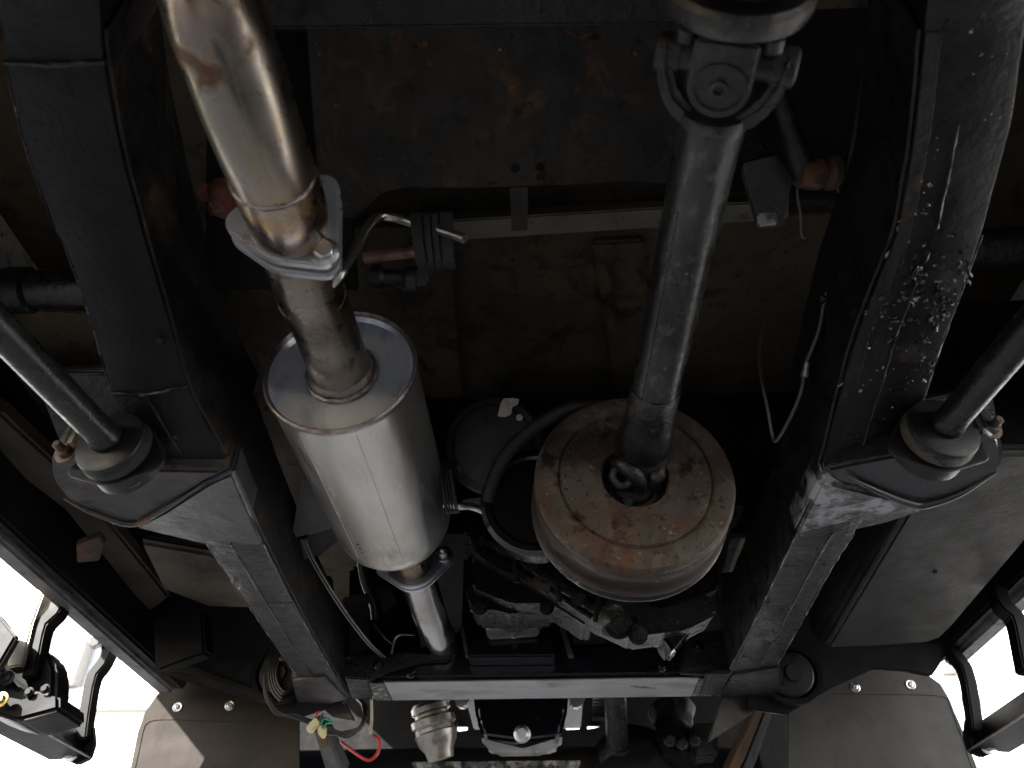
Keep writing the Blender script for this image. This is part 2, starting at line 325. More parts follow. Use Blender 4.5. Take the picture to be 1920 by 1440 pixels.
part('pipe', tube(new(), [PY(1790, 1215, WY - .06), PY(1850, 1246, WY - .06)], .025, 10, 1), 'trim', b0)
b1 = thing('bounce_wall', 'unseen white wall added on the right to bounce sunlight', 'building', (4.4, 2, -ZC))  # unseen wall, added to bounce sunlight onto the right mud flap
part('wall', box(new(), (4.4, -9, -ZC), (4.8, 8.5, 6.5), .01), 'render', b1)

# ================================================================== CHASSIS FRAME
cf = thing('chassis_frame', 'black welded box section chassis frame with two long rails', 'chassis', (0, .9, .54))
RZ = .54
Ls = [(-300, -60, 195, .64), (-100, -22, 180, .66), (60, 5, 190, .672), (115, 10, 196, .675), (210, 30, 212, .672), (300, 55, 230, .668), (400, 92, 258, .665), (500, 135, 286, .655), (610, 172, 318, .630), (735, 212, 352, .592), (800, 250, 388, .570), (880, 300, 432, .545)]
Ls2 = [(880, 302, 430, .545), (950, 345, 462, RZ), (1020, 387, 494, RZ), (1130, 462, 550, RZ), (1220, 523, 600, RZ), (1305, 585, 652, RZ)]
Rs = [(-300, 1770, 1985, .64), (-100, 1748, 1950, .66), (60, 1733, 1922, .672), (233, 1716, 1896, .672), (340, 1700, 1868, .668), (440, 1680, 1842, .662), (540, 1640, 1806, .648), (640, 1602, 1768, .622), (740, 1575, 1735, .592), (800, 1560, 1712, .570), (880, 1540, 1685, .545)]
Rs2 = [(880, 1542, 1683, .545), (950, 1515, 1640, RZ), (1000, 1493, 1602, RZ), (1060, 1465, 1563, RZ), (1160, 1417, 1507, RZ), (1243, 1374, 1460, RZ), (1305, 1345, 1426, RZ)]
def rail(secs, h, wob=.0012):
    bm = new(); S = []
    den = []
    for i in range(len(secs) - 1):
        for k in range(5):
            t = k / 5; den.append(tuple(secs[i][j] * (1 - t) + secs[i + 1][j] * t for j in range(4)))
    den.append(secs[-1])
    for (v, u0, u1, z) in den:
        a, b = PZ(u0, v, z), PZ(u1, v, z)
        for q, s in ((a, 1), (b, 2)):
            q.x += mnoise.noise(q * 22 + V(s, 0, 0)) * wob; q.z += mnoise.noise(q * 25 + V(0, s, 0)) * wob
        w = (b - a).normalized(); up = V(0, 0, 1); c = .0028
        S.append([a + w * c, (a + b) / 2 + V(0, 0, -.0004), b - w * c, b - w * c * .3 + up * c * .3, b + up * c, b + up * h, a + up * h, a + up * c, a + w * c * .3 + up * c * .3])
    loft(bm, S); return bm
def seam_line(secs, frac, r, seg=6):
    pts = []
    for (v, u0, u1, z) in secs:
        p = PZ(u0 + (u1 - u0) * frac, v, z - .0005); pts.append(p)
    path = catmull(pts, 14); path = [p + V(mnoise.noise(p * 60) * .0012, 0, 0) for p in path]
    return tube(new(), path, r, seg, 1, True, .35)
part('rail', rail(Ls, .16), 'chassis_smooth', cf, 'left rail where it sweeps up, smooth black')  # fresh satin black coat, also darkened for the shade towards the rear
part('rail', rail(Ls2, .13), 'chassis', cf, 'left straight rail with a centre weld seam')
part('rail', rail(Rs, .16), 'chassis_tar', cf, 'right rail spattered with shiny tar and white flecks')
part('rail', rail(Rs2, .13), 'chassis', cf, 'right straight rail with a centre weld seam')
part('weld_seam', seam_line(Ls2[2:], .42, .0017), 'chassis', cf)
part('weld_seam', seam_line(Rs2[2:], .62, .0017), 'chassis', cf)
part('weld_seam', seam_line(Ls[9:], .42, .0015), 'chassis', cf)
part('weld_seam', seam_line([(v, a, b, z) for v, a, b, z in Rs[3:]], .45, .0018), 'chassis_tar', cf)
# pale tubes that paint highlights along the rail edges
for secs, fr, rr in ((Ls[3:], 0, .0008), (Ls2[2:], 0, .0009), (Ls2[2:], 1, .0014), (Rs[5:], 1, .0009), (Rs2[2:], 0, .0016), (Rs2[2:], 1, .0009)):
    part('edge_highlight', seam_line([(v, a, b, z + .0016) for v, a, b, z in secs], fr, rr), 'edge_glint', cf)
# joint lips across the rails
for (u0, u1, v, z, ddv) in ((206, 352, 737, .590, -14), (8, 198, 118, .674, 0)):
    part('weld_seam', tube(new(), [PZ(u0, v, z), PZ((u0 + u1) / 2, v + 3, z - .001), PZ(u1, v + ddv, z)], .0024, 8, 8, True, .4), 'chassis', cf)
# slot holes in the straight rail
part('slot', prism(new(), [PZ(548, 1174, RZ - .0006), PZ(566, 1175, RZ - .0006), PZ(568, 1179, RZ - .0006), PZ(550, 1179, RZ - .0006)], V(0, 0, .004)), 'dark', cf)
def side_plate(secs, col, sgn, h, m):
    bm = new(); path = []
    for (v, a, b, z) in secs:
        p = PZ((a, b)[col], v, z); path.append(p)
    path = catmull(path, 5); S = []
    for p in path:
        q = p + V(sgn * (.0012 + .001 * mnoise.noise(p * 30)), 0, .004)
        S.append([q, q + V(sgn * .003, 0, .001), q + V(sgn * (.003 + .003 * mnoise.noise(p * 18)), 0, h * .5), q + V(sgn * .003, 0, h), q + V(0, 0, h)])
    loft(bm, S); return bm
part('side_plate', side_plate(Ls[2:], 1, 1, .15, 'rail_side'), 'rail_side', cf, 'rust stained inner side of the left rail')
part('side_plate', side_plate(Ls2, 1, 1, .12, 'rail_side'), 'rail_side', cf)
part('side_plate', side_plate(Rs[2:], 0, -1, .15, 'rail_side'), 'chassis', cf)
# tar lumps on the right rail
def lumps(spots):
    bm = new()
    for (u, v, z, r) in spots:
        b2 = new(); c = PZ(u, v, z); bmesh.ops.create_icosphere(b2, subdivisions=2, radius=r)
        sx, sy = random.uniform(.7, 1.5), random.uniform(.8, 2.2)
        for q in b2.verts:
            q.co *= 1 + .7 * mnoise.noise(q.co * (1.3 / r) + c * 40); q.co.z *= .5; q.co.y *= sy; q.co.x *= sx
            q.co += c
        me = bpy.data.meshes.new('tmp'); b2.to_mesh(me); b2.free(); bm.from_mesh(me); bpy.data.meshes.remove(me)
    o = part('tar_lumps', bm, 'tar', cf); o['kind'] = 'stuff'
def rz(v):                                   # height of the right rail's underside at an image row
    for p, q in zip(Rs, Rs[1:]):
        if p[0] <= v <= q[0]:
            t = (v - p[0]) / (q[0] - p[0]); return [p[j] * (1 - t) + q[j] * t for j in (1, 2, 3)]
    return Rs[-1][1:]
spots = []
for cnt, v0, v1, f0, f1, r0, r1 in ((46, 400, 620, .0, .22, .0012, .0038), (46, 470, 610, .25, .75, .0014, .0050), (40, 560, 720, .75, 1.0, .0014, .0045), (30, 240, 420, .05, .3, .0010, .0028), (40, 600, 860, .1, .8, .0010, .0026), (14, 20, 240, .4, .9, .0008, .0020)):
    for _ in range(cnt):
        v = random.uniform(v0, v1); a, b, z = rz(v); spots.append((a + (b - a) * random.uniform(f0, f1), v, z - .0004, random.uniform(r0, r1) * random.uniform(.35, .85)))
lumps(spots)
bm = new()
for _ in range(64):
    v = random.triangular(420, 740, 560); a, b, z = rz(v); f = random.choice((random.uniform(0, .25), random.uniform(.2, .8), random.uniform(.75, 1)))
    p = PZ(a + (b - a) * f, v, z - .0003); q = [p]
    for _k in range(random.choice((2, 3, 3))): q.append(q[-1] + V(random.uniform(-.004, .006), random.uniform(-.001, .009), random.uniform(-.0005, .0005)))
    tube(bm, q, [.0003, random.uniform(.0010, .0024), .0004], 8, 4, True, .25)
o = part('tar_streaks', bm, 'tar', cf); o['kind'] = 'stuff'
def strip(secs, f0, f1, th, wob=.0012):
    S = []
    den = []
    for i in range(len(secs) - 1):
        for k in range(6): den.append([secs[i][j] * (1 - k / 6) + secs[i + 1][j] * k / 6 for j in range(4)])
    den.append(list(secs[-1]))
    for v, a, b, z in den:
        p, q = PZ(a + (b - a) * f0, v, z - .0002), PZ(a + (b - a) * f1, v, z - .0002)
        t = th + abs(mnoise.noise(p * 30)) * wob; q = q + V(mnoise.noise(q * 45) * .003, 0, 0)
        S.append([p, p + V(.001, 0, -t), q + V(-.001, 0, -t * .8), q])
    return loft(new(), S)
part('lip', strip(Rs[2:], .0, .17, .0016), 'rail_side', cf, 'dirty inner lip of the right rail')
part('lip', strip(Ls2[3:], .44, .98, .0007, .0004), 'chassis', cf)
part('lip', strip(Rs2[3:], .05, .60, .0007, .0004), 'chassis', cf)

for (u, v, z, r) in ((330, 820, .5655, .0035), (300, 640, .617, .003), (1640, 830, .5625, .0035), (528, 1236, RZ - .0004, .003), (1440, 1130, RZ - .0004, .0035), (1395, 1230, RZ - .0004, .003)):
    c = PZ(u, v, z); part('rivet', lathe(new(), c + V(0, 0, .002), V(0, -.1, -1), [(r * 1.6, 0), (r * 1.6, .002), (r * 1.1, .0045), (0, .0052)], 16), 'chassis', cf)
# outrigger brackets that carry the trailing arm bushes
def outrigger(pts, m, lab, edge):
    bm = new(); prism(bm, [PZ(u, v, z) for u, v, z in pts], V(0, 0, .045), .006, 3)
    return part('bracket', bm, m, cf, lab)
outrigger([(94, 862, .53), (97, 905, .53), (122, 938, .53), (170, 963, .53), (245, 985, .53), (300, 960, .531), (385, 906, .533), (436, 882, .535), (292, 880, .535), (276, 850, .535), (120, 838, .535)], 'bracket_brown', 'left outrigger shelf, brownish black', 0)
outrigger([(248, 990, .533), (330, 1010, .54), (386, 1022, .545), (497, 1024, .54), (438, 884, .533), (386, 908, .531), (302, 962, .529)], 'bracket_grey', 'left outrigger skirt, bluish grey black', 0)
outrigger([(1545, 880, .535), (1566, 905, .533), (1640, 925, .531), (1715, 948, .529), (1745, 950, .529), (1835, 916, .53), (1874, 888, .53), (1887, 858, .53), (1876, 822, .535), (1850, 805, .535), (1700, 850, .535), (1600, 868, .535)], 'bracket_smooth', 'right outrigger shelf, smooth bluish black', 0)
outrigger([(1545, 884, .533), (1490, 1002, .54), (1592, 998, .545), (1664, 980, .545), (1735, 957, .536), (1712, 950, .529), (1640, 927, .530), (1568, 908, .531)], 'bracket_worn', 'right outrigger skirt, worn to bare grey metal', 0)
part('ridge', tube(new(), [PZ(1588, 892, .530), PZ(1640, 918, .528), PZ(1700, 942, .527), PZ(1735, 946, .527), PZ(1800, 926, .528), PZ(1868, 886, .53)], [.001, .004, .0055, .006, .004, .001], 12, 8), 'bracket_smooth', cf)
part('ridge', tube(new(), [PZ(120, 935, .529), PZ(170, 960, .528), PZ(246, 983, .528), PZ(302, 958, .528), PZ(386, 905, .53)], [.001, .003, .004, .004, .001], 12, 8), 'bracket_brown', cf)
part('upright_plate', prism(new(), [P(60, 700, 1.02), P(215, 700, 1.02), P(300, 870, 1.04), P(130, 880, 1.03)], V(0, .02, .02), .003), 'chassis', cf)
part('upright_plate', prism(new(), [P(1690, 760, 1.02), P(1860, 720, 1.02), P(1880, 850, 1.02), P(1650, 870, 1.03)], V(0, .02, .02), .003), 'chassis', cf)
# spring seats at the top of both rails
def crescent(c, r0, r1, a0, a1, d, m, th=.03):
    pts = []
    n = 14
    for k in range(n + 1):
        t = R(a0 + (a1 - a0) * k / n); pts.append(P(c[0] + r1 * math.cos(t), c[1] + r1 * math.sin(t), d))
    for k in range(n, -1, -1):
        t = R(a0 + (a1 - a0) * k / n); pts.append(P(c[0] + r0 * math.cos(t), c[1] + r0 * math.sin(t), d))
    return prism(new(), pts, V(0, .0, th), .002)
part('spring_seat', crescent((150, -20), 98, 142, 0, 82, .74, 'chassis'), 'bracket_brown', cf)
part('spring_seat', crescent((1800, -60), 110, 150, 98, 165, .74, 'chassis'), 'bracket_brown', cf)
# stub crossmember tubes outside the rails
part('cross_tube', tube(new(), [PY(-120, 548, .78), PY(190, 540, .78)], .028, 24, 1), 'arm', cf)
part('cross_tube', lathe(new(), PY(20, 545, .78), V(1, 0, 0), [(.0, 0), (.034, 0), (.034, .03), (.03, .034), (0, .034)], 24), 'arm', cf)
part('cross_tube', tube(new(), [PY(1800, 470, .8), PY(2050, 455, .8)], .03, 24, 1), 'chassis', cf)

# front ends of the rails
part('rail_end', prism(new(), [PZ(545, 1275, .535), PZ(612, 1268, .535), PZ(655, 1312, .535), PZ(560, 1335, .535)], V(0, 0, .05), .005), 'bracket_brown', cf)
part('rail_end', prism(new(), [PZ(1370, 1265, .535), PZ(1462, 1250, .535), PZ(1475, 1308, .535), PZ(1345, 1302, .535)], V(0, 0, .05), .005), 'chassis', cf)
part('gusset', prism(new(), [PY(1357, 1296, 1.74), PY(1420, 1300, 1.74), PY(1412, 1338, 1.74), PY(1328, 1392, 1.74)], V(0, .012, .003), .002), 'heat_grey', cf)
part('gusset', prism(new(), [PY(600, 1325, 1.76), PY(648, 1318, 1.76), PY(665, 1352, 1.76), PY(625, 1345, 1.76)], V(0, .012, .003), .002), 'heat_grey', cf)

# ================================================================== BODY: floor, heelboard, sills, tank
ub = thing('underbody', 'dark dirty floor of the car body above the chassis', 'car body', (0, 1, .95))
part('floor_panel', box(new(), (-.93, -1.7, 1.06), (.93, 3.3, 1.10), .003), 'floor_dirty', ub)
# heelboard with a cut-out lower edge
hp = [(560, -120), (1300, -120), (1290, 330), (1240, 345), (1180, 338), (1100, 345), (1000, 348), (900, 352), (810, 352), (760, 350), (715, 362), (690, 385), (660, 410), (600, 400)]
H0, H1 = PY(960, 350, .58), PY(960, 40, .44)
HN = V(1, 0, 0).cross(V(0, H1.y - H0.y, H1.z - H0.z)).normalized()
if HN.z > 0: HN = -HN                      # faces down, towards the camera
def heel(u, v): r = ray(u, v); return r * (H0.dot(HN) / r.dot(HN))
bm = new(); prism(bm, [heel(u, v) for u, v in hp], HN * -.012, .002)
hb = part('heelboard', bm, 'heelboard', ub, 'black board flecked with rust above the pipes')
part('fold', prism(new(), [heel(430, 60) + V(0, -.004, 0), heel(1300, 50) + V(0, -.004, 0), heel(1300, 0) + V(0, -.03, 0), heel(430, 10) + V(0, -.03, 0)], V(0, .008, .004), .002), 'chassis', ub)
for (u, v) in ((966, 316), (1013, 314)):
    part('bolt_hole', lathe(new(), heel(u, v) + HN * .0016, -HN, [(0, 0), (.0050, 0), (.0050, .006)], 16), 'dark', ub)
part('tab', prism(new(), [heel(955, 352), heel(990, 350), heel(988, 390) + V(0, .03, .0), heel(957, 392) + V(0, .03, 0)], V(0, .004, 0), .001), 'heelboard', ub)
def patch(u, v, ru, rv):
    pts = []
    for k in range(18):
        t = 2 * math.pi * k / 18; f = .65 + .5 * mnoise.noise(V(u * .1 + math.cos(t) * 1.3, v * .1 + math.sin(t) * 1.3, 3))
        pts.append(heel(u + ru * f * math.cos(t), v + rv * f * math.sin(t)) + HN * .0007)
    part('rust_patch', prism(new(), pts, HN * -.0014, 0), 'rust_patch', ub)
for (u, v, ru, rv) in ((788, 84, 26, 12), (745, 72, 14, 8), (822, 98, 10, 7), (874, 78, 8, 9), (1050, 62, 30, 8), (1105, 70, 34, 9), (1196, 76, 14, 7), (1013, 330, 22, 15), (1060, 342, 30, 6), (1098, 330, 7, 10), (930, 344, 24, 5), (806, 118, 9, 12), (960, 66, 10, 5), (712, 300, 12, 8), (730, 268, 8, 10)):
    patch(u, v, ru, rv)
part('heel_side', prism(new(), [heel(330, -120) + V(0, .1, 0), heel(600, -120) + V(0, .1, 0), heel(640, 420) + V(0, .1, 0), heel(330, 420) + V(0, .1, 0)], V(0, .012, .002), .002), 'dark', ub)
part('heel_side', prism(new(), [heel(1250, -120) + V(0, .10, .18), heel(1800, -120) + V(0, .10, .18), heel(1700, 420) + V(0, .10, .18), heel(1300, 400) + V(0, .10, .18)], V(0, .012, .002), .002), 'dark', ub)
# beam and ribbed floor pan beyond it
bb = [PZ(800, 416, .93), PZ(1480, 375, .93), PZ(1480, 412, .93), PZ(800, 455, .93)]
part('beam', prism(new(), bb, V(0, .01, .03), .003), mat('beam_olive', (.22, .195, .145), [((.15, .13, .095), 9, .45, .65), ((.06, .05, .04), 30, .6, .7)], rough=.6, bumps=[(60, .2, .002)]), ub, 'drab olive cross beam')
Zf = .98
part('floor_pan', prism(new(), [PZ(560, 430, Zf), PZ(1560, 400, Zf), PZ(1500, 745, Zf), PZ(640, 745, Zf)], V(0, 0, .02), .002), 'floor_dirty', ub)
for u0, u1 in ((760, 842), (1105, 1200)):
    part('rib', prism(new(), [PZ(u0 + 5, 445, Zf - .001), PZ(u1 + 5, 440, Zf - .001), PZ(u1 + 28, 735, Zf - .001), PZ(u0 + 48, 738, Zf - .001)], V(0, 0, -.014), .004), 'floor_dirty', ub)
part('tunnel_top', box(new(), (-.45, 1.285, .90), (.47, 2.72, .93), .004), 'dark', ub)
part('bulkhead', prism(new(), [PY(560, 735, 1.26), PY(1560, 735, 1.26), PY(1480, 1000, 1.26), PY(620, 1000, 1.26)], V(0, .02, 0), .002), 'dark', ub)
part('bulkhead_lip', prism(new(), [PY(800, 722, 1.24), PY(1130, 716, 1.24), PY(1130, 738, 1.24), PY(800, 745, 1.24)], V(0, .012, 0), .002), 'tank', ub)
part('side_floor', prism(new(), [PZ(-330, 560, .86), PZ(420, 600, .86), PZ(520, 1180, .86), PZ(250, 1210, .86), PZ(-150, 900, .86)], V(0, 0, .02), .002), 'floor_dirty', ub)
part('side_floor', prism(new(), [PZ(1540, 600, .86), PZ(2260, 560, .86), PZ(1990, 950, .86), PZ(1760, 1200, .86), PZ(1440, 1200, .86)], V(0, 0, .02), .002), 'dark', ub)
part('footwell_floor', prism(new(), [PZ(255, 1015, .70), PZ(400, 1040, .70), PZ(480, 1100, .70), PZ(475, 1142, .70), PZ(390, 1140, .70), PZ(300, 1105, .70)], V(0, 0, .02), .012, 3), 'beige_floor', ub, 'beige footwell pan beside the left rail')
part('stiffener', prism(new(), [PZ(-60, 760, .72), PZ(0, 775, .72), PZ(150, 915, .71), PZ(318, 1120, .71), PZ(278, 1152, .71), PZ(118, 955, .71), PZ(-60, 820, .72)], V(0, 0, .03), .006), 'stiff', ub)
part('floor_flange', prism(new(), [PZ(25, 700, .80), PZ(215, 690, .80), PZ(225, 800, .80), PZ(118, 830, .80)], V(0, 0, .01), .002), 'heat_grey', ub)
part('inner_arch', prism(new(), [PY(160, 980, 1.62), PY(620, 1080, 1.62), PY(640, 1320, 1.72), PY(560, 1345, 1.72), PY(300, 1262, 1.72), PY(286, 1235, 1.72)], V(0, .02, .005), .003), 'dark', ub)
part('inner_arch', prism(new(), [PY(1380, 1070, 1.64), PY(1800, 1000, 1.64), PY(1785, 1210, 1.72), PY(1748, 1268, 1.72), PY(1700, 1258, 1.72), PY(1640, 1254, 1.72), PY(1560, 1290, 1.72), PY(1475, 1340, 1.72), PY(1400, 1330, 1.72)], V(0, .02, .005), .003), 'dark', ub)
part('arch_block', prism(new(), [PY(285, 1160, 1.55), PY(380, 1140, 1.55), PY(385, 1225, 1.55), PY(290, 1260, 1.55)], V(0, .05, .01), .006), 'dark', ub)
part('arch_edge', prism(new(), [PY(300, 1252, 1.70), PY(345, 1243, 1.70), PY(500, 1300, 1.70), PY(498, 1312, 1.70), PY(360, 1262, 1.70)], V(0, .012, .0), .002), 'sill', ub)

def sill(x0, x1, y1, lab, sgn):
    t = thing('sill', lab, 'sill', ((x0 + x1) / 2, 1, .62), 'sills along both sides of the car')
    lo, hi = min(x0, x1), max(x0, x1)
    part('inner_sill', box(new(), (min(x0 - sgn * .001, x0 - sgn * .028), -1.7, .630), (max(x0 - sgn * .001, x0 - sgn * .028), y1 - .004, .86), .006), 'sill', t)  # near-black colour stands for the shadow on the inner face
    part('outer_sill', box(new(), (lo, -1.7, .622), (hi, y1, 1.06), .006), 'sill_lit', t)  # pale grey puts the light on the lower edge into the colour
    return t
sl = sill(-.885, -.925, 1.91, 'left sill with pale grey lower edge coloured as lit, above the left step', -1)
sr = sill(.88, .92, 1.80, 'right sill with pale grey lower edge coloured as lit, beside the fuel tank', 1)
part('rusty_plate', prism(new(), [PZ(142, 1022, .64), PZ(185, 1005, .66), PZ(196, 1020, .66), PZ(186, 1052, .66), PZ(144, 1056, .64)], V(0, 0, .012), .002), 'orange_rust', sl)

ft = thing('fuel_tank', 'wide flat black fuel tank outside the right rail', 'fuel tank', (.72, 1.3, .58))
tp = [(1548, 1216), (1640, 1213), (1738, 1206), (1768, 1196), (1792, 1172), (1850, 1105), (1915, 1030), (2010, 915), (1960, 850), (1766, 850)]
tb = new(); prism(tb, [PZ(u, v, .585) for u, v in tp], V(0, 0, .02), .008, 3)
part('bottom_panel', tb, 'tank', ft)
tb = new()
prism(tb, [PZ(1546, 1216, .587), PZ(1764, 850, .587), PZ(1735, 850, .61), PZ(1522, 1200, .61)], V(0, 0, .16), .014, 4)
part('side_panel', tb, 'tank', ft)
part('dent', prism(new(), [PZ(1750, 1072, .5835), PZ(1758, 1071, .5835), PZ(1757, 1076, .5835), PZ(1749, 1076, .5835)], V(0, 0, .004), .0005), 'dark', ft)
part('rear_panel', prism(new(), [PY(1770, 852, .92), PY(2010, 820, .92), PY(2010, 620, .98), PY(1790, 640, .98)], V(0, .02, 0), .004), 'dark', ft)

# ================================================================== EXHAUST
RP = .0375
A0, A1 = P(637, 690, 1.0), P(738, 970, 1.31)
ax = (A1 - A0).normalized(); LEN = (A1 - A0).length + .03
mf = thing('muffler', 'satin silver cylindrical exhaust muffler with bright end cap', 'muffler', (A0 + A1) / 2)
part('shell', lathe(new(), A0, ax, [(.0945, .004), (.0955, .008), (.0945, .013), (.0945, LEN - .05), (.093, LEN - .03), (.086, LEN - .012), (.070, LEN - .002), (.03, LEN + .003), (0, LEN + .003)], 72), 'muffler', mf)
part('end_cap', lathe(new(), A0, ax, [(0, .016), (.043, .016), (.046, .0135), (.050, .0115), (.070, .0115), (.086, .0095), (.0912, .0045), (.0918, .006), (.0915, .02)], 72), 'cap', mf)
part('rim', lathe(new(), A0, ax, [(.0910, .0045), (.0922, .001), (.0945, -.001), (.0968, .001), (.0972, .005), (.0962, .009), (.0947, .011)], 72), 'weld', mf)
q = V(0, 0, -1) - ax * V(0, 0, -1).dot(ax); q.normalize()
sd_ = (q * .9 + V(-.45, 0, 0)).normalized(); sd_ = (sd_ - ax * sd_.dot(ax)).normalized()
part('seam', tube(new(), [A0 + ax * .02 + sd_ * .0945, A0 + ax * (LEN - .06) + sd_ * .0945], .0009, 6, 1), 'muffler', mf)
s2 = (q * .97 + V(.3, 0, 0)).normalized(); s2 = (s2 - ax * s2.dot(ax)).normalized()
part('seam', tube(new(), [A0 + ax * .02 + s2 * .0945, A0 + ax * (LEN - .06) + s2 * .0945], .0007, 6, 1), 'muffler', mf)
# stamped marks near the front end
for k, (dl, dt) in enumerate(((.0, 0), (.014, .003), (.028, 0), (.046, .004))):
    s3 = (q * .93 + V(-.30 + dt, 0, 0)).normalized(); s3 = (s3 - ax * s3.dot(ax)).normalized()
    c = A0 + ax * (LEN - .115 + dl) + s3 * .0938
    bm = new(); bmesh.ops.create_icosphere(bm, subdivisions=2, radius=.006 - k * .0007)
    for vv in bm.verts: vv.co.y *= .5; vv.co.z *= .2; vv.co.x *= .9
    bmesh.ops.translate(bm, verts=bm.verts[:], vec=c); part('stamp_mark', bm, 'shaft_dark', mf)
pin = [A0 + ax * .03, A0 - ax * .02, P(606, 605, .942), P(577, 535, .88), P(553, 452, .826)]
part('inlet_pipe', tube(new(), pin, RP, 40, 8), 'steel', mf)
part('collar', lathe(new(), A0, -ax, [(.0405, -.02), (.0425, -.010), (.0405, -.003), (RP + .0005, .002)], 48, .0004), 'weld', mf)
wa = (P(577, 535, .88) - P(606, 605, .942)).normalized()
def weld_ring(parent, c, axis, r, t=.003, n=56):
    r -= t * .45; t *= .8
    a, nn, b = basis(axis); pts = []
    for k in range(n + 1):
        th = 2 * math.pi * k / n; pts.append(c + (nn * math.cos(th) + b * math.sin(th)) * (r + random.uniform(-.0004, .0004)) + a * random.uniform(-.0009, .0009))
    return part('weld', tube(new(), pts, t, 8, 1, True, .22), 'weld', parent)
weld_ring(mf, A0 + ax * .011, ax, .0455, .0042)
weld_ring(mf, P(584, 553, .897), wa, RP)
# seam of the inlet pipe
def pipe_seam(parent, path, r, off, m='steel'):
    pth = catmull(path, 8); pts = []
    for i, p in enumerate(pth):
        t = (pth[min(i + 1, len(pth) - 1)] - pth[max(i - 1, 0)]).normalized()
        o = (off - t * off.dot(t)).normalized(); pts.append(p + o * (r - .0001))
    return part('seam', tube(new(), pts, .0007, 6, 1), m, parent)
FL = [(-.044, -.004, .016), (.034, -.030, .017), (.031, .038, .016), (0, 0, .0445)]
F2 = P(551, 446, .822)
fa = (P(528, 370, .730) - P(562, 480, .845)).normalized()
def tri_flange(parent, org, axis, th, m):
    """rounded triangular flange, corners towards left, lower right and upper right of the picture"""
    a = axis.normalized(); x = (RX - a * RX.dot(a)).normalized(); y = a.cross(x)
    if y.dot(UX) < 0: y = -y
    pts = [org + x * px + y * py for px, py in hull2d(FL)]
    o = part('flange', prism(new(), pts, a * th, .0028, 2), m, parent)
    return x, y, a
FX1 = tri_flange(mf, F2, fa, .013, 'zinc')
# hanger rod welded under the flange
rod = [P(612, 540, .86), P(640, 512, .86), P(662, 474, .89), P(690, 425, .93), P(712, 407, .95), P(738, 408, .955), P(775, 418, .95), P(820, 430, .93), P(872, 448, .91)]
part('hanger_rod', tube(new(), rod, .0058, 14, 6), 'rod', mf)
part('weld', rough_up(lathe(new(), P(608, 545, .868), V(.5, .2, .7), [(0, -.008), (.007, -.004), (.008, .002), (.004, .009), (0, .01)], 12), 1, .002, 90), 'weld', mf)
# front outlet with an oval flange
B0 = A0 + ax * (LEN - .005); OC = P(776, 1062, 1.43)
oa = (OC - B0).normalized()
part('outlet_pipe', tube(new(), [B0 - ax * .02, B0 + ax * .02, (B0 + OC) / 2 + V(0, 0, .002), OC], [.034, .031, .0305, .0305], 32, 6), 'steel', mf)
OF = [(-.056, .010, .017), (.052, .022, .017), (0, 0, .042)]
def oval_flange(parent, org, axis, th, m, fl=OF):
    a = axis.normalized(); x = (RX - a * RX.dot(a)).normalized(); y = a.cross(x)
    if y.dot(UX) < 0: y = -y
    part('flange', prism(new(), [org + x * px + y * py for px, py in hull2d(fl)], a * th, .002, 2), m, parent)
    return x, y, a
oa2 = (P(800, 1140, 1.52) - P(770, 1040, 1.40)).normalized()
ox, oy, oz = oval_flange(mf, OC, oa2, .009, 'zinc')
for (px, py) in ((-.056, .010), (.052, .022)): hexbolt(mf, OC + ox * px + oy * py, -oa2, .011, .010, 'bolt', shank=.006)
rod2 = [P(832, 945, 1.20), P(862, 949, 1.20), P(885, 950, 1.21), P(912, 962, 1.22), P(935, 990, 1.24)]
part('hanger_rod', tube(new(), rod2, .0058, 12, 6), 'rod', mf)

tpz = thing('tailpipe', 'golden tinted stainless exhaust pipe bending up at top left', 'exhaust pipe', P(500, 250, .76))
FT = F2 + fa * .025
pt = [FT - fa * .004, P(533, 386, .742), P(511, 328, .700), P(478, 240, .652), P(440, 130, .618), P(402, 20, .600), P(374, -90, .61), P(350, -220, .66)]
part('pipe', tube(new(), pt, RP, 44, 8), 'steel', tpz)
part('sleeve', tube(new(), [FT - fa * .002, P(533, 386, .742), P(511, 328, .700)], RP + .0012, 44, 6), 'steel_sleeve', tpz)
weld_ring(tpz, P(511, 328, .700), (P(519, 350, .714) - P(503, 306, .688)), RP + .0004, .0030)
pipe_seam(tpz, pt[2:], RP, V(.28, -.35, -.9))
tx, ty, ta = tri_flange(tpz, FT, fa, .013, 'zinc')
bpos = FT + fa * .013
for (px, py) in ((.037, -.033),): hexbolt(tpz, bpos + tx * px + ty * py, fa, .0105, .009, 'bolt')
for (px, py) in ((.032, .039),): hexbolt(tpz, FT + tx * px + ty * py - fa * .0, -fa, .0105, .007, 'bolt')

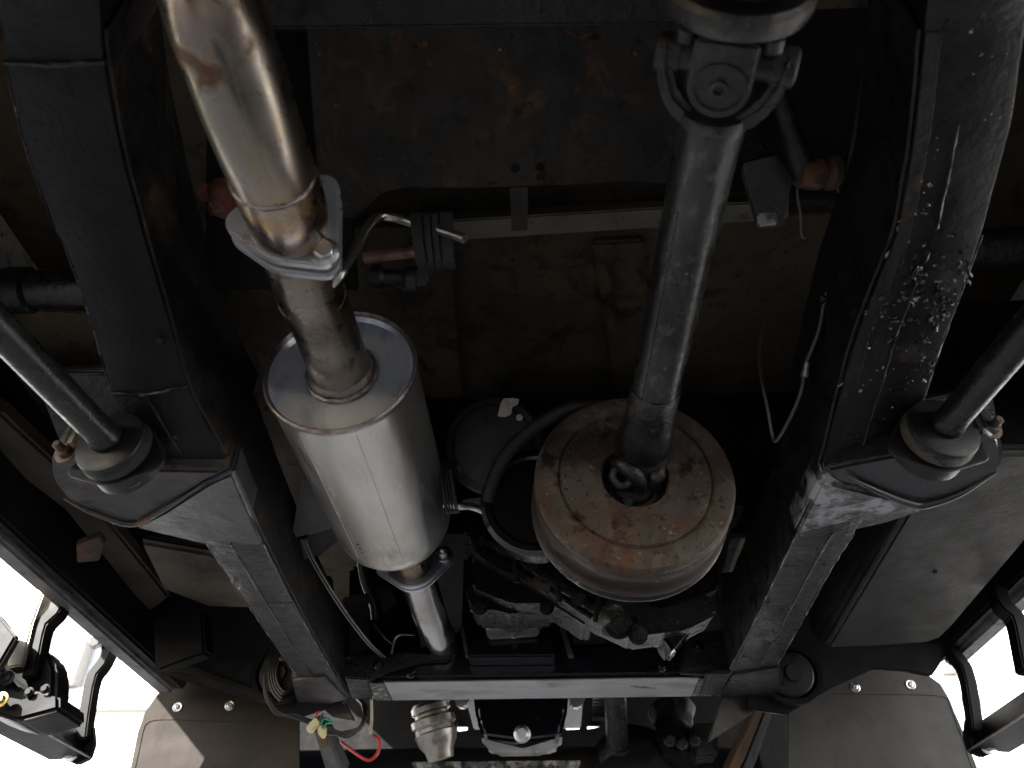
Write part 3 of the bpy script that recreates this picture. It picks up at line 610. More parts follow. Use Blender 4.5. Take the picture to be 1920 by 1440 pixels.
dp = thing('downpipe', 'shiny front exhaust pipe running over the gearbox crossmember', 'exhaust pipe', P(800, 1140, 1.5))
DC = OC + oa2 * .012
oval_flange(dp, DC, oa2, .009, 'zinc')
part('pipe', tube(new(), [DC + oa2 * .004, P(798, 1130, 1.51), P(815, 1175, 1.56), P(832, 1205, 1.62), PY(848, 1222, 1.70) + V(0, 0, .02), PY(845, 1255, 1.86) + V(0, 0, .03), PY(825, 1300, 1.93)], [.034, .033, .031, .031, .032, .034, .036], 36, 8), mat('pipe_chrome', (.50, .49, .48), [((.30, .27, .25), 11, .45, .7), ((.4, .34, .26), 20, .55, .7)], rough=.2, rvar=.1, metal=1.0), dp)
jc, ja = PY(805, 1318, 1.93), (PY(818, 1395, 1.95) - PY(800, 1310, 1.93)).normalized()
part('joint', lathe(new(), jc, ja, [(0, 0), (.040, 0), (.046, .008), (.046, .02), (.040, .024), (.040, .030), (.052, .036), (.052, .05), (.046, .056), (.046, .064), (.050, .068), (.044, .09), (.034, .105), (.030, .125), (0, .125)], 36), mat('joint_steel', (.33, .31, .28), [((.16, .13, .11), 30, .45, .65)], rough=.35, metal=.9, bumps=[(90, .2, .002)]), dp)

# rubber hangers
def rubber_hanger(name, lab, quad_top, quad_bot, d, th, grp, m='rubber'):
    t = thing(name, lab, 'hanger', P((quad_top[0][0] + quad_bot[1][0]) / 2, (quad_top[0][1] + quad_bot[1][1]) / 2, d), grp)
    (ul, vl), (ur, vr) = quad_top; (bl, wl), (br, wr) = quad_bot
    bm = new(); secs = []
    nu, nv = 40, 12
    prof = []
    for k in range(nu + 1):
        s = k / nu; dip = 0
        for g in (.28, .48, .68):
            dip = max(dip, 1 - abs(s - g) / .035)
        prof.append((s, max(0, dip) * .0035))
    for j in range(nv + 1):
        t_ = j / nv
        L = P(ul + (bl - ul) * t_, vl + (wl - vl) * t_, d); Rr = P(ur + (br - ur) * t_, vr + (wr - vr) * t_, d)
        bow = (1 - (2 * t_ - 1) ** 2) * .012 - (.010 if j in (0, nv) else 0)
        ring = [L.lerp(Rr, s) - FX * (bow - dp_) for s, dp_ in prof] + [L.lerp(Rr, s) - FX * (bow - th) for s, _ in prof[::-1]]
        secs.append(ring)
    loft(bm, secs); part('strap', bm, m, t, ang=35); return t
HG = 'rubber exhaust hangers'
rubber_hanger('rubber_hanger', 'grooved grey rubber hanger on the bent rod right of the tailpipe flange', ((768, 396), (846, 392)), ((782, 503), (852, 496)), .935, .022, HG)
h2 = rubber_hanger('rubber_hanger', 'narrow black rubber hanger beside the muffler near the drum', ((822, 868), (846, 872)), ((836, 968), (862, 964)), 1.20, .02, HG)
rb = thing('rusty_stud', 'pinkish rusty stud bolted behind the rubber hanger', 'bolt', P(720, 485, 1.0))
part('shank', tube(new(), [P(682, 484, 1.0), P(778, 472, 1.0)], .007, 14, 4, True, .05), mat('pink_rust', (.26, .14, .11), [((.12, .06, .045), 50, .5, .65)], rough=.6, bumps=[(110, .5, .002)]), rb)
part('clamp', rough_up(lathe(new(), P(740, 522, 1.03), V(1, .1, 0), [(0, -.03), (.016, -.03), (.018, -.018), (.012, -.012), (.012, .01), (.017, .016), (.017, .028), (0, .03)], 18), 1, .003, 60), 'shaft_dark', rb)
part('nut', prism(new(), [P(770 + 13 * math.cos(t), 522 + 17 * math.sin(t), 1.02) for t in [math.pi / 3 * k for k in range(6)]], V(.015, .0, 0), .001), 'shaft_dark', rb)

# ================================================================== PROPSHAFT AND BRAKE DRUM
S0, S1 = P(1336, 222, .655), P(1214, 800, 1.005)
sa = (S1 - S0).normalized(); SL = (S1 - S0).length
ps = thing('rear_propshaft', 'long grey propeller shaft running down into the rusty drum', 'propshaft', (S0 + S1) / 2)
part('tube', lathe(new(), S0, sa, [(.0, -.006), (.0285, -.006), (.0295, 0), (.0275, .006), (.0275, SL * .86), (.0285, SL * .865), (.0285, SL * .875), (.0275, SL * .88), (.0275, SL), (0, SL)], 48), 'shaft', ps)
part('collar', lathe(new(), S1, sa, [(.0278, -.055), (.0292, -.05), (.0292, -.012), (.027, -.006), (.026, .03), (.024, .048), (0, .05)], 40), 'shaft_dark', ps)
part('boot', rough_up(lathe(new(), S1, sa, [(.0286, -.085), (.0300, -.08), (.0300, -.02), (.0325, -.005), (.0345, .018), (.0350, .040), (.031, .050), (.0, .052)], 36), 1, .0015, 60), 'joint', ps, 'greasy dark boot at the drum end')
# slider seam (weld line along the tube)
ps_off = V(-.55, 0, -.6); oo = (ps_off - sa * ps_off.dot(sa)).normalized()
part('seam', tube(new(), [S0 + sa * .08 + oo * .0275, S0 + sa * SL * .84 + oo * .0275], .0008, 6, 1), 'shaft', ps)
# rear universal joint
yx = (RX - sa * RX.dot(sa)).normalized(); yy = sa.cross(yx)
if yy.dot(UX) < 0: yy = -yy          # yy points up-ish/away from the camera? keep both signs explicit below
tocam = (-S0 - sa * (-S0).dot(sa)).normalized()
side = sa.cross(tocam).normalized()
if side.dot(RX) < 0: side = -side
UJ = S0 - sa * .052                  # joint centre
bm = new()
# shaft-side yoke: throat + two curved arms left and right of the joint
lathe(bm, S0, -sa, [(.0285, 0), (.031, .006), (.030, .012), (0, .013)], 40)
part('yoke', bm, 'joint', ps)
for sgn in (1, -1):
    prof = [(.016, -.004), (.030, .002), (.044, .022), (.050, .045), (.050, .066), (.041, .066), (.038, .045), (.030, .026), (.014, .012)]
    pts = [S0 - sa * h + side * (sgn * r) - tocam * .018 for r, h in prof]
    part('yoke_arm', prism(new(), pts, tocam * .036, .007, 3), 'joint', ps)
    part('bearing_cap', lathe(new(), UJ + side * sgn * .040, side * sgn, [(0, -.006), (.015, -.006), (.015, .012), (.012, .014), (0, .014)], 28), 'shaft_dark', ps)
# flange-side yoke: an ear facing the camera with a round recess, on a heavy flange
ear_c = UJ + tocam * .030
pts = []
for k in range(17):
    t = math.pi * k / 16; pts.append(ear_c + side * (.0235 * math.cos(t)) + sa * (.0255 * math.sin(t)) )
pts = pts + [ear_c - side * .0235 - sa * .036, ear_c + side * .0235 - sa * .036]
part('ear', prism(new(), pts, tocam * .012, .0045, 3), 'joint', ps)
part('bearing_cap', lathe(new(), ear_c + tocam * .0125, tocam, [(.0205, -.002), (.0205, .0012), (.0175, .0012), (.0165, -.006), (.008, -.007), (0, -.007)], 32), 'shaft_dark', ps)
part('circlip', lathe(new(), ear_c + tocam * .010, tocam, [(.0068, 0), (.0068, .004), (.004, .004), (.004, 0)], 20), 'shaft', ps)
part('cross', tube(new(), [UJ - side * .035, UJ + side * .035], .013, 20, 1), 'shaft_dark', ps)
part('ear', prism(new(), [p - tocam * .072 for p in pts], tocam * .012, .003, 2), 'joint', ps)
FO = UJ - sa * .036
part('flange', lathe(new(), FO, -sa, [(0, 0), (.030, 0), (.044, .002), (.052, .006), (.054, .012), (.054, .020), (.050, .024), (0, .024)], 48), 'joint', ps)
part('flange', lathe(new(), FO - sa * .034, -sa, [(0, 0), (.050, 0), (.054, .004), (.054, .016), (.045, .022), (.038, .05), (.038, .2), (0, .2)], 48), 'shaft_dark', ps)
for k in range(4):
    t = R(45 + 90 * k); c = FO + (side * math.cos(t) + tocam * math.sin(t)) * .043
    hexbolt(ps, c - sa * .002, sa, .0085, .010, 'shaft_dark' if k != 3 else 'bolt', False)
# front joint inside the drum hole
J = S1 + sa * .062
part('yoke', rough_up(lathe(new(), S1 + sa * .04, sa, [(0, 0), (.030, 0), (.036, .012), (.038, .03), (.034, .045), (0, .05)], 24), 2, .003, 60), 'joint', ps)
for sgn in (1, -1):
    part('yoke_arm', prism(new(), [S1 + sa * h + side * (sgn * r) - tocam * .016 for r, h in ((.012, .04), (.026, .045), (.034, .06), (.036, .085), (.026, .088), (.02, .07))], tocam * .034, .006, 3), 'joint', ps)
part('bearing_cap', lathe(new(), J + tocam * .018 + side * -.008, tocam, [(0, -.02), (.016, -.02), (.016, .008), (.011, .010), (.010, .007), (0, .007)], 24), 'joint', ps)

def ring3(c, axis, R0, r, m, nm):
    a, n, b = basis(axis); part(nm, rough_up(tube(new(), [c + (n * math.cos(t) + b * math.sin(t)) * R0 for t in [k * math.pi / 12 for k in range(25)]], r, 12, 1), 1, .001, 80), m, ps)
ring3(P(1168, 893, 1.036), -P(1168, 893, 1), .0125, .0062, 'joint', 'bearing_ring')
part('yoke_lug', rough_up(tube(new(), [P(1152, 868, 1.045), P(1172, 872, 1.03), P(1192, 892, 1.03), P(1206, 922, 1.045)], [.008, .011, .012, .009], 14, 6), 1, .0012, 70), 'joint', ps)
part('yoke_lug', rough_up(tube(new(), [P(1236, 872, 1.045), P(1232, 890, 1.035), P(1222, 915, 1.045)], [.009, .012, .009], 14, 6), 1, .0012, 70), 'joint', ps)
DCn = P(1191, 893, 1.03); da = V(-.03, 1, .04).normalized()
bd = thing('brake_drum', 'large rusty brown transmission brake drum with a round centre hole', 'brake drum', DCn)
part('face', lathe(new(), DCn, da, [(.0425, .05), (.0425, .004), (.0445, .0), (.060, -.001), (.090, -.001), (.0960, 0), (.0985, .0035), (.1005, .0005), (.104, -.001), (.118, .0), (.1255, .003), (.1290, .008), (.1298, .014)], 96, .0003), 'drum', bd)
part('side', lathe(new(), DCn, da, [(.1297, .0135), (.1300, .030), (.1285, .036), (.1287, .052), (.1305, .056), (.1325, .060), (.1325, .074), (.129, .078), (.05, .078)], 96, .0003), 'drum_side', bd)
bmh = new(); lathe(bmh, DCn + da * .030, da, [(.0425, .002), (.040, -.004), (.030, -.006), (.026, -.012), (0, -.012)], 40); part('hub', bmh, 'shaft_dark', bd)
for k in range(3):
    t = R(80 + 120 * k); a_, n_, b_ = basis(da); c = DCn + da * .025 + (n_ * math.cos(t) + b_ * math.sin(t)) * .030
    hexbolt(bd, c, -da, .0075, .010, 'shaft_dark', False)
a_, n_, b_ = basis(da)
for ang in (205, 25):
    t = R(ang); part('hole', lathe(new(), DCn - da * .0005 + (n_ * math.cos(t) + b_ * math.sin(t)) * .111, da, [(0, .0005), (.0045, .0), (.0045, .006)], 16), 'dark', bd)
part('backplate', lathe(new(), DCn + da * .084, da, [(.04, -.003), (.128, -.003), (.1325, .0), (.1335, .002), (.1335, .004), (.130, .006), (.1, .007)], 72), 'alu_dirty', bd)
part('dish', lathe(new(), PY(1004, 938, 1.00), V(.05, 1, .25), [(0, .0), (.062, .0), (.066, -.004), (.074, -.004), (.080, .004), (.080, .05), (0, .05)], 56), 'black_gloss', bd)

# ================================================================== GEARBOX, TRANSFER CASE, HOSE
tc = thing('transfer_case', 'oily black ribbed transfer case casting behind the drum', 'gearbox', P(1050, 1080, 1.35))
def cast(poly, y, dy, amp=.0012, m='oily', nm='casting', cuts=3, sc=70):
    bm = new(); prism(bm, [PY(u, v, y) for u, v in poly], V(0, dy, dy * .15), .005, 2)
    rough_up(bm, cuts, amp, sc, amp * .6, sc * 3); return part(nm, bm, m, tc, ang=60)
cast([(880, 965), (960, 960), (1030, 1010), (1130, 1085), (1230, 1140), (1330, 1110), (1345, 1150), (1290, 1180), (1190, 1192), (1115, 1158), (1040, 1110), (985, 1085), (930, 1062), (888, 1032)], 1.16, .10, .0007)
cast([(862, 880), (1330, 820), (1350, 1100), (1240, 1150), (1000, 1060), (870, 1000)], 1.24, .26, .003)
cast([(888, 1045), (985, 1090), (1045, 1118), (1115, 1165), (1100, 1172), (1042, 1135), (1030, 1128), (960, 1130), (885, 1100)], 1.22, .12, .001)
cast([(880, 1085), (920, 1075), (990, 1090), (1030, 1120), (1036, 1138), (985, 1142), (962, 1152), (930, 1142), (888, 1140), (872, 1112)], 1.27, .14, .002, 'oily', 'casting', 3, 60)
part('recess', prism(new(), [PY(1000, 1078, 1.157), PY(1034, 1094, 1.157), PY(1032, 1112, 1.157), PY(996, 1096, 1.157)], V(0, .004, 0), .002), 'floor_dirty', tc)
part('gasket_edge', rough_up(tube(new(), [PY(884, 1141, 1.30), PY(925, 1141, 1.29), PY(985, 1148, 1.29), PY(1036, 1139, 1.30)], .006, 8, 6), 1, .002, 110), 'alu_dirty', tc)
for (pa, pb) in (((883, 980), (892, 1035)), ((962, 1015), (970, 1092)), ((1044, 1068), (1048, 1128)), ((1120, 1112), (1118, 1165))):
    part('rib', rough_up(tube(new(), [PY(*pa, 1.145), PY((pa[0] + pb[0]) / 2, (pa[1] + pb[1]) / 2, 1.14), PY(*pb, 1.15)], .005, 8, 5), 1, .0015, 120), 'oily', tc)
part('flange_edge', rough_up(tube(new(), [PY(885, 1000, 1.15), PY(960, 1038, 1.145), PY(1045, 1095, 1.145), PY(1130, 1148, 1.15), PY(1200, 1180, 1.15)], .008, 10, 8), 1, .003, 90), 'oily', tc)
part('flange_edge', rough_up(tube(new(), [PY(890, 1032, 1.17), PY(985, 1078, 1.165), PY(1040, 1110, 1.165), PY(1110, 1158, 1.17)], .006, 10, 8), 1, .003, 90), 'oily', tc)
part('boss', rough_up(prism(new(), [PY(1128, 1112, 1.15), PY(1172, 1112, 1.15), PY(1172, 1165, 1.15), PY(1135, 1165, 1.15)], V(0, .05, .01), .004), 2, .001, 80), 'alu_dirty', tc)
for (u, v, y, r) in ((905, 1012, 1.15, .008), (1000, 1060, 1.14, .008), (1085, 1122, 1.14, .008), (1160, 1172, 1.14, .014), (950, 1108, 1.24, .011), (1025, 1140, 1.24, .008), (900, 1138, 1.24, .009), (1196, 1190, 1.14, .010)):
    hexbolt(tc, PY(u, v, y), V(0, -1, -.35), r, r, 'oily', True)
part('drain_boss', lathe(new(), PY(1148, 1168, 1.15), V(.1, -.3, -1), [(0, -.02), (.02, -.02), (.023, 0), (.018, .012), (0, .014)], 24), 'alu_dirty', tc)
for k in range(9):
    u = 905 + k * 36; v = 1012 + k * 19.5
    part('fin', prism(new(), [PY(u, v - 14, 1.150), PY(u + 7, v - 12, 1.150), PY(u + 9, v + 22, 1.150), PY(u + 2, v + 20, 1.150)], V(0, .015, .004), .0012), 'oily', tc)
for (u, v, w, h) in ((905, 1092, 26, 14), (942, 1098, 22, 20), (978, 1108, 26, 16), (1010, 1122, 20, 14), (925, 1122, 40, 10)):
    part('boss', rough_up(prism(new(), [PY(u - w / 2, v - h / 2, 1.255), PY(u + w / 2, v - h / 2, 1.255), PY(u + w / 2, v + h / 2, 1.255), PY(u - w / 2, v + h / 2, 1.255)], V(0, .03, .01), .003), 1, .001, 90), 'oily', tc)
part('lower_lug', rough_up(prism(new(), [PY(1180, 1150, 1.2), PY(1280, 1120, 1.2), PY(1300, 1180, 1.2), PY(1265, 1228, 1.2), PY(1240, 1190, 1.2)], V(0, .1, .02), .006), 2, .003, 60), 'black_gloss', tc)

gb = thing('gearbox', 'dark gearbox housing with a silver ribbed mounting pad', 'gearbox', P(960, 1170, 1.6))
cc = P(925, 835, 1.22); ca = V(.05, 1, .55).normalized()
part('round_cover', lathe(new(), cc, ca, [(0, -.012), (.052, -.012), (.060, -.008), (.064, .0), (.072, .003), (.076, .010), (.076, .05), (0, .05)], 56), 'tank', gb, 'round black cover with flaked paint')
part('housing', rough_up(box(new(), (-.10, 1.16, .66), (.34, 1.5, .92), .02), 2, .006, 20), 'dark', gb)
def flake(c, axis, pts, m='chip_white'):
    a, n, b = basis(axis); return part('paint_flake', prism(new(), [c + b * x + n * y for x, y in pts], -a * .0006), m, gb)
flake(P(950, 762, 1.185), ca, [(-.014, -.014), (-.003, -.016), (.006, -.012), (.008, -.002), (.017, .002), (.019, .010), (.010, .012), (-.004, .012), (-.009, .004)])
flake(P(974, 783, 1.19), ca, [(.005 * math.cos(t), .005 * math.sin(t)) for t in [k * .5236 for k in range(12)]])
hexbolt(gb, P(972, 884, 1.20), -ca, .010, .008, 'tank'); hexbolt(gb, P(867, 876, 1.22), -ca, .009, .007, 'tank')
part('ledge_strip', prism(new(), [P(866, 937, 1.24), P(1010, 914, 1.24), P(1012, 922, 1.24), P(866, 948, 1.24)], V(0, .01, .0), .001), 'heat_grey', gb)
part('dark_cover', prism(new(), [P(930, 945, 1.27), P(1010, 930, 1.27), P(1020, 1000, 1.27), P(960, 1000, 1.27)], V(0, .03, .0), .004), 'black_gloss', gb)
fl_ = V(0, 1, .55).normalized()
flake(P(972, 955, 1.25), fl_, [(-.008, .0), (.006, .002), (.008, .012), (-.002, .014), (-.009, .008)])
flake(P(972, 972, 1.25), fl_, [(-.010, -.006), (-.003, -.003), (.002, -.009), (.006, -.006), (.003, .004), (-.003, .008)])
pad = [(893, 1143), (1035, 1136), (1036, 1168), (1012, 1172), (1010, 1192), (915, 1199), (906, 1165), (893, 1152)]
part('mount_pad', prism(new(), [PY(u, v, 1.52) for u, v in pad], V(0, .06, .02), .004), 'alu', gb)
for (a0, a1) in (((957, 1142), (963, 1196)), ((912, 1176), (1010, 1172)), ((908, 1157), (1030, 1150))):
    part('pad_rib', tube(new(), [PY(*a0, 1.515), PY(*a1, 1.515)], .005, 8, 3), 'alu', gb)
part('bearer', prism(new(), [PY(880, 1199, 1.54), PY(1038, 1196, 1.54), PY(1040, 1230, 1.54), PY(876, 1232, 1.54)], V(0, .05, 0), .004), 'black_gloss', gb)
for (u0, u1) in (((862, 868), (872, 880)), ((1050, 1056), (1066, 1076))):
    part('bearer_arm', prism(new(), [PY(u0[0], 1172, 1.55), PY(u0[1], 1172, 1.55), PY(u1[1], 1228, 1.55), PY(u1[0], 1228, 1.55)], V(0, .02, 0), .001), 'heat_grey', gb)
part('bell_housing', rough_up(prism(new(), [PY(870, 1040, 1.62), PY(1130, 1060, 1.62), PY(1180, 1200, 1.62), PY(1100, 1260, 1.62), PY(860, 1260, 1.62)], V(0, .2, .03), .01), 2, .005, 30), 'dark', gb)
part('side_plate', prism(new(), [PY(1070, 1180, 1.6), PY(1125, 1180, 1.6), PY(1150, 1225, 1.6), PY(1080, 1228, 1.6)], V(0, .01, 0), .002), 'heat_grey', gb)

hs = [P(1150, 765, 1.22), P(1082, 762, 1.15), P(1020, 790, 1.145), P(962, 836, 1.15), P(930, 886, 1.155), P(916, 940, 1.16), P(925, 982, 1.165), P(955, 1013, 1.17), P(1000, 1030, 1.18), P(1040, 1030, 1.2)]
solo('hose', tube(new(), hs, .0098, 20, 8), 'rubber', 'thick grey rubber hose curving round the left of the rusty drum', 'hose', hs[3])

# ================================================================== GEARBOX CROSSMEMBER
cm = thing('crossmember', 'glossy black crossmember with pale worn underside between the rails', 'crossmember', PZ(1005, 1290, RZ))
Y0, Y1 = PZ(1005, 1270, RZ).y, PZ(1005, 1308, RZ).y
xl, xr = PZ(680, 1290, RZ).x, PZ(1360, 1285, RZ).x
ztop = PY(1005, 1207, Y0).z
part('beam', box(new(), (xl, Y0, RZ), (xr, Y1, ztop), .007, 4), 'black_gloss', cm)
part('bottom_strip', box(new(), (xl + .050, Y0 + .010, RZ - .003), (xr - .06, Y1 - .003, RZ - .0005), .001), 'beam_worn', cm, 'pale bare underside of the crossmember')
for (xa, xb) in ((xl + .015, xl + .049), (xr - .059, xr - .02)):
    part('bottom_strip', box(new(), (xa, Y0 + .013, RZ - .0028), (xb, Y1 - .003, RZ - .0005), .001), 'beam_scuffed', cm, 'scuffed black end of the underside')
def endplate(pts, y, th, m, lab=None):
    return part('end_plate', prism(new(), [PY(u, v, y) for u, v in pts], V(0, th, 0), .004), m, cm, lab)
endplate([(648, 1238), (672, 1228), (760, 1222), (850, 1228), (840, 1240), (790, 1242), (720, 1262), (690, 1276), (648, 1276)], Y0 - .012, .01, 'chassis')
part('end_plate', prism(new(), [PZ(646, 1272, RZ - .006), PZ(690, 1274, RZ - .006), PZ(700, 1308, RZ - .006), PZ(660, 1312, RZ - .006)], V(0, 0, .008), .003), 'chassis', cm)
part('end_plate', prism(new(), [PZ(1325, 1264, RZ - .006), PZ(1372, 1262, RZ - .006), PZ(1352, 1304, RZ - .006), PZ(1310, 1304, RZ - .006)], V(0, 0, .008), .003), 'chassis', cm)
endplate([(1295, 1180), (1378, 1172), (1380, 1200), (1368, 1266), (1272, 1262), (1288, 1200)], Y0 - .014, .012, 'chassis')
part('gusset', prism(new(), [PY(1330, 1075, 1.50), PY(1380, 1070, 1.50), PY(1382, 1178, 1.55), PY(1293, 1184, 1.55), PY(1300, 1140, 1.53)], V(0, .015, .0), .004), 'chassis', cm)
part('gusset', prism(new(), [PY(650, 1235, 1.62), PY(640, 1120, 1.60), PY(690, 1110, 1.60), PY(692, 1225, 1.62)], V(0, .015, 0), .004), 'chassis', cm)
for (u, v) in ((708, 1245), (770, 1262), (1310, 1212), (1240, 1250)): hexbolt(cm, PY(u, v, Y0 - .013), V(0, -1, 0), .007, .006, 'black_gloss')

# ================================================================== ENGINE SUMP, FRONT PROPSHAFT, FRONT AXLE, RADIATOR SHROUD
sp = thing('oil_pan', 'dark blue black engine oil pan with a bright drain plug', 'oil pan', PY(980, 1360, 2.0))
yS = 1.98
bm = new(); prism(bm, [PY(885, 1285, yS), PY(1068, 1285, yS), PY(1062, 1350, yS), PY(1050, 1384, yS), PY(980, 1394, yS), PY(905, 1384, yS), PY(892, 1350, yS)], V(0, .35, .08), .012, 3)
part('pan', bm, 'black_gloss', sp)
bm = new(); prism(bm, [PY(898, 1375, yS + .03), PY(980, 1393, yS + .03), PY(1056, 1372, yS + .03), PY(1052, 1406, yS + .06), PY(1020, 1417, yS + .06), PY(930, 1419, yS + .06), PY(908, 1404, yS + .06)], V(0, .2, .05), .012, 3)
part('sump_foot', bm, 'alu', sp)
hexbolt(sp, PY(979, 1376, yS - .006), V(0, -1, -.2), .014, .012, 'bolt', name='drain_plug')
part('flange', box(new(), (PY(870, 1300, yS).x, yS + .02, PY(970, 1300, yS).z), (PY(1095, 1300, yS).x, yS + .3, PY(970, 1290, yS).z), .003), 'black_gloss', sp)
for u in (862, 1078):
    part('lug', rough_up(prism(new(), [PY(u - 12, 1300, 1.95), PY(u + 22, 1304, 1.95), PY(u + 10, 1326, 1.95), PY(u - 6, 1326, 1.95)], V(0, .05, .01), .004), 2, .003, 70), 'alu', sp)

fp = thing('front_propshaft', 'short grey front propeller shaft right of the oil pan', 'propshaft', PY(1157, 1350, 2.0))
part('tube', tube(new(), [PY(1153, 1270, 1.86) + V(0, 0, .02), PY(1157, 1395, 2.05)], .026, 28, 1), 'shaft', fp)
part('yoke', rough_up(lathe(new(), PY(1160, 1392, 2.05), (PY(1157, 1395, 2.05) - PY(1153, 1270, 1.86)).normalized(), [(.0, 0), (.03, 0), (.033, .02), (.05, .04), (.052, .08), (0, .085)], 24), 2, .006, 40), 'shaft_dark', fp)
fx = thing('front_axle', 'dark front axle beam across the bottom of the view', 'axle', PY(960, 1440, 2.15))
part('beam', tube(new(), [PY(560, 1452, 2.15), PY(960, 1446, 2.15), PY(1420, 1446, 2.15)], .055, 28, 4), 'dark', fx)
part('worn_top', prism(new(), [PY(770, 1428, 2.09), PY(1090, 1425, 2.09), PY(1080, 1450, 2.09), PY(780, 1452, 2.09)], V(0, .02, 0), .003), 'bracket_worn', fx)
part('diff_casing', rough_up(lathe(new(), PY(1195, 1445, 2.1), V(0, 1, 0), [(0, -.06), (.06, -.05), (.10, -.01), (.115, .03), (.1, .1), (0, .12)], 32), 2, .005, 30), 'dark', fx)
rs = thing('radiator_shroud', 'black fan shroud and lower grille closing the engine bay', 'shroud', PY(960, 1350, 2.7))
bm = new(); prism(bm, [PY(440, 1150, 2.75), PY(1500, 1150, 2.75), PY(1480, 1362, 2.75), PY(1095, 1361, 2.75), PY(1060, 1364, 2.75), PY(880, 1362, 2.75), PY(440, 1360, 2.75)], V(0, .05, .01), .003)
part('panel', bm, 'dark', rs)
bm = new(); prism(bm, [PY(480, 1345, 2.7), PY(856, 1345, 2.7), PY(858, 1371, 2.7), PY(876, 1369, 2.7), PY(878, 1345, 2.7), PY(1060, 1345, 2.7), PY(1062, 1368, 2.7), PY(1086, 1367, 2.7), PY(1090, 1345, 2.7), PY(1098, 1345, 2.7), PY(1102, 1367, 2.7), PY(1124, 1363, 2.7), PY(1128, 1345, 2.7), PY(1520, 1345, 2.7), PY(1540, 1475, 2.7), PY(440, 1475, 2.7)], V(0, .02, 0), .0)
part('lower_panel', bm, 'dark', rs)
for k in range(7):
    part('fin', prism(new(), [PY(1112, 1306 + k * 6, 2.5), PY(1148, 1305 + k * 6, 2.5), PY(1148, 1308 + k * 6, 2.5), PY(1112, 1309 + k * 6, 2.5)], V(0, .04, 0), 0), 'shaft_dark', rs)

# front radius arms (bottom edge)
RG = 'front radius arms at the bottom edge'
t = thing('radius_arm', 'brown painted front radius arm below the right rail', 'suspension arm', PY(1400, 1380, 1.95), RG)
part('arm', prism(new(), [PY(1428, 1308, 1.80), PY(1446, 1306, 1.80), PY(1398, 1420, 2.0), PY(1360, 1500, 2.1), PY(1335, 1500, 2.1), PY(1382, 1405, 1.98)], V(.012, .01, .04), .006, 3), 'tan_bar', t)
part('flat', prism(new(), [PY(1448, 1306, 1.80), PY(1462, 1300, 1.80), PY(1420, 1420, 2.0), PY(1390, 1500, 2.1), PY(1370, 1500, 2.1), PY(1404, 1415, 1.99)], V(.008, .01, .04), .004, 3), 'steel_bar', t)
t = thing('radius_arm', 'grey front radius arm with a tan patch under the wiring', 'suspension arm', PY(620, 1410, 1.95), RG)
part('arm', prism(new(), [PY(585, 1365, 1.86), PY(612, 1375, 1.86), PY(650, 1460, 2.0), PY(614, 1460, 2.0)], V(.0, .02, .04), .006, 3), 'steel_bar', t)
part('patch', prism(new(), [PY(588, 1368, 1.85), PY(612, 1376, 1.85), PY(616, 1400, 1.89), PY(602, 1406, 1.89)], V(0, .008, .01), .003), 'tan_bar', t)
# dark lumps right of the sump: spring, damper body
t = thing('front_damper', 'dark shock absorber and spring foot right of the front shaft', 'shock absorber', PY(1290, 1380, 2.1))
part('body', prism(new(), [PY(1296, 1355, 2.0), PY(1345, 1352, 2.0), PY(1348, 1420, 2.0), PY(1300, 1424, 2.0)], V(0, .05, 0), .008), 'chassis', t)
part('spring_foot', rough_up(lathe(new(), PY(1265, 1365, 2.1), V(0, .3, 1), [(0, -.1), (.05, -.09), (.06, -.04), (.045, .0), (.06, .05), (0, .1)], 24), 2, .006, 40), 'dark', t)
for k in range(3): hexbolt(t, PY(1255 + 24 * k, 1388 + 6 * (k % 2), 1.99), V(0, -1, 0), .010, .01, 'shaft_dark')
# round body mount outside the right rail, and the left one
MG = 'body mounts outside the rails'
for (u, v, lab) in ((1486, 1262, 'round black body mount outside the right rail end'), (524, 1262, 'round black body mount behind the wire coils at the left rail end')):
    t = thing('body_mount', lab, 'mount', PY(u, v, 1.68), MG)
    part('disc', lathe(new(), PY(u, v, 1.66), V(0, 1, .2), [(0, -.012), (.016, -.012), (.018, -.004), (.040, -.002), (.044, .004), (.044, .03), (0, .03)], 36), 'chassis_smooth', t)
    part('cup', lathe(new(), PY(u, v + 3, 1.69), V(0, 1, .2), [(.048, -.01), (.058, -.012), (.060, 0), (.060, .05), (0, .05)], 40), 'dark', t)

# ================================================================== TRAILING ARMS
AG = 'rear trailing arms on their bushes'
def trailing(u, v, sgn, lab, bm_, bolts, d0=.925):
    c = P(u, v, d0); dirn = V(sgn * .12, -1, 0.0).normalized()      # towards the rear of the car
    t = thing('trailing_arm', lab, 'suspension arm', c, AG)
    part('arm', lathe(new(), c, dirn, [(0, -.03), (.0172, -.03), (.0172, .004), (.0195, .005), (.0195, .010), (.0180, .014), (.0176, .03), (.0178, .12), (.0178, .9), (0, .9)], 36), 'arm', t)
    part('washer', lathe(new(), c, dirn, [(0, .002), (.034, .002), (.0405, -.001), (.0415, -.004), (.0405, -.007), (0, -.007)], 48), 'bush', t)
    part('rubber_bush', lathe(new(), c, dirn, [(0, -.008), (.039, -.008), (.0425, -.012), (.043, -.019), (.0405, -.023), (0, -.024)], 48, .0006), bm_, t)
    part('bush_plate', plate(new(), c - dirn * .026, -dirn, V(0, 0, 1), [(-.050, -.018 * 1, .010), (.050, -.018, .010), (0, .0, .044)], .004), 'bush', t)
    part('bush_cup', lathe(new(), c - dirn * .030, -dirn, [(.042, 0), (.043, .02), (0, .03)], 40), 'bush', t)
    for (bu, bv) in bolts: hexbolt(t, P(bu, bv, d0 + .015), dirn, .0095, .008, 'bolt_rust', shank=.010)
    return t
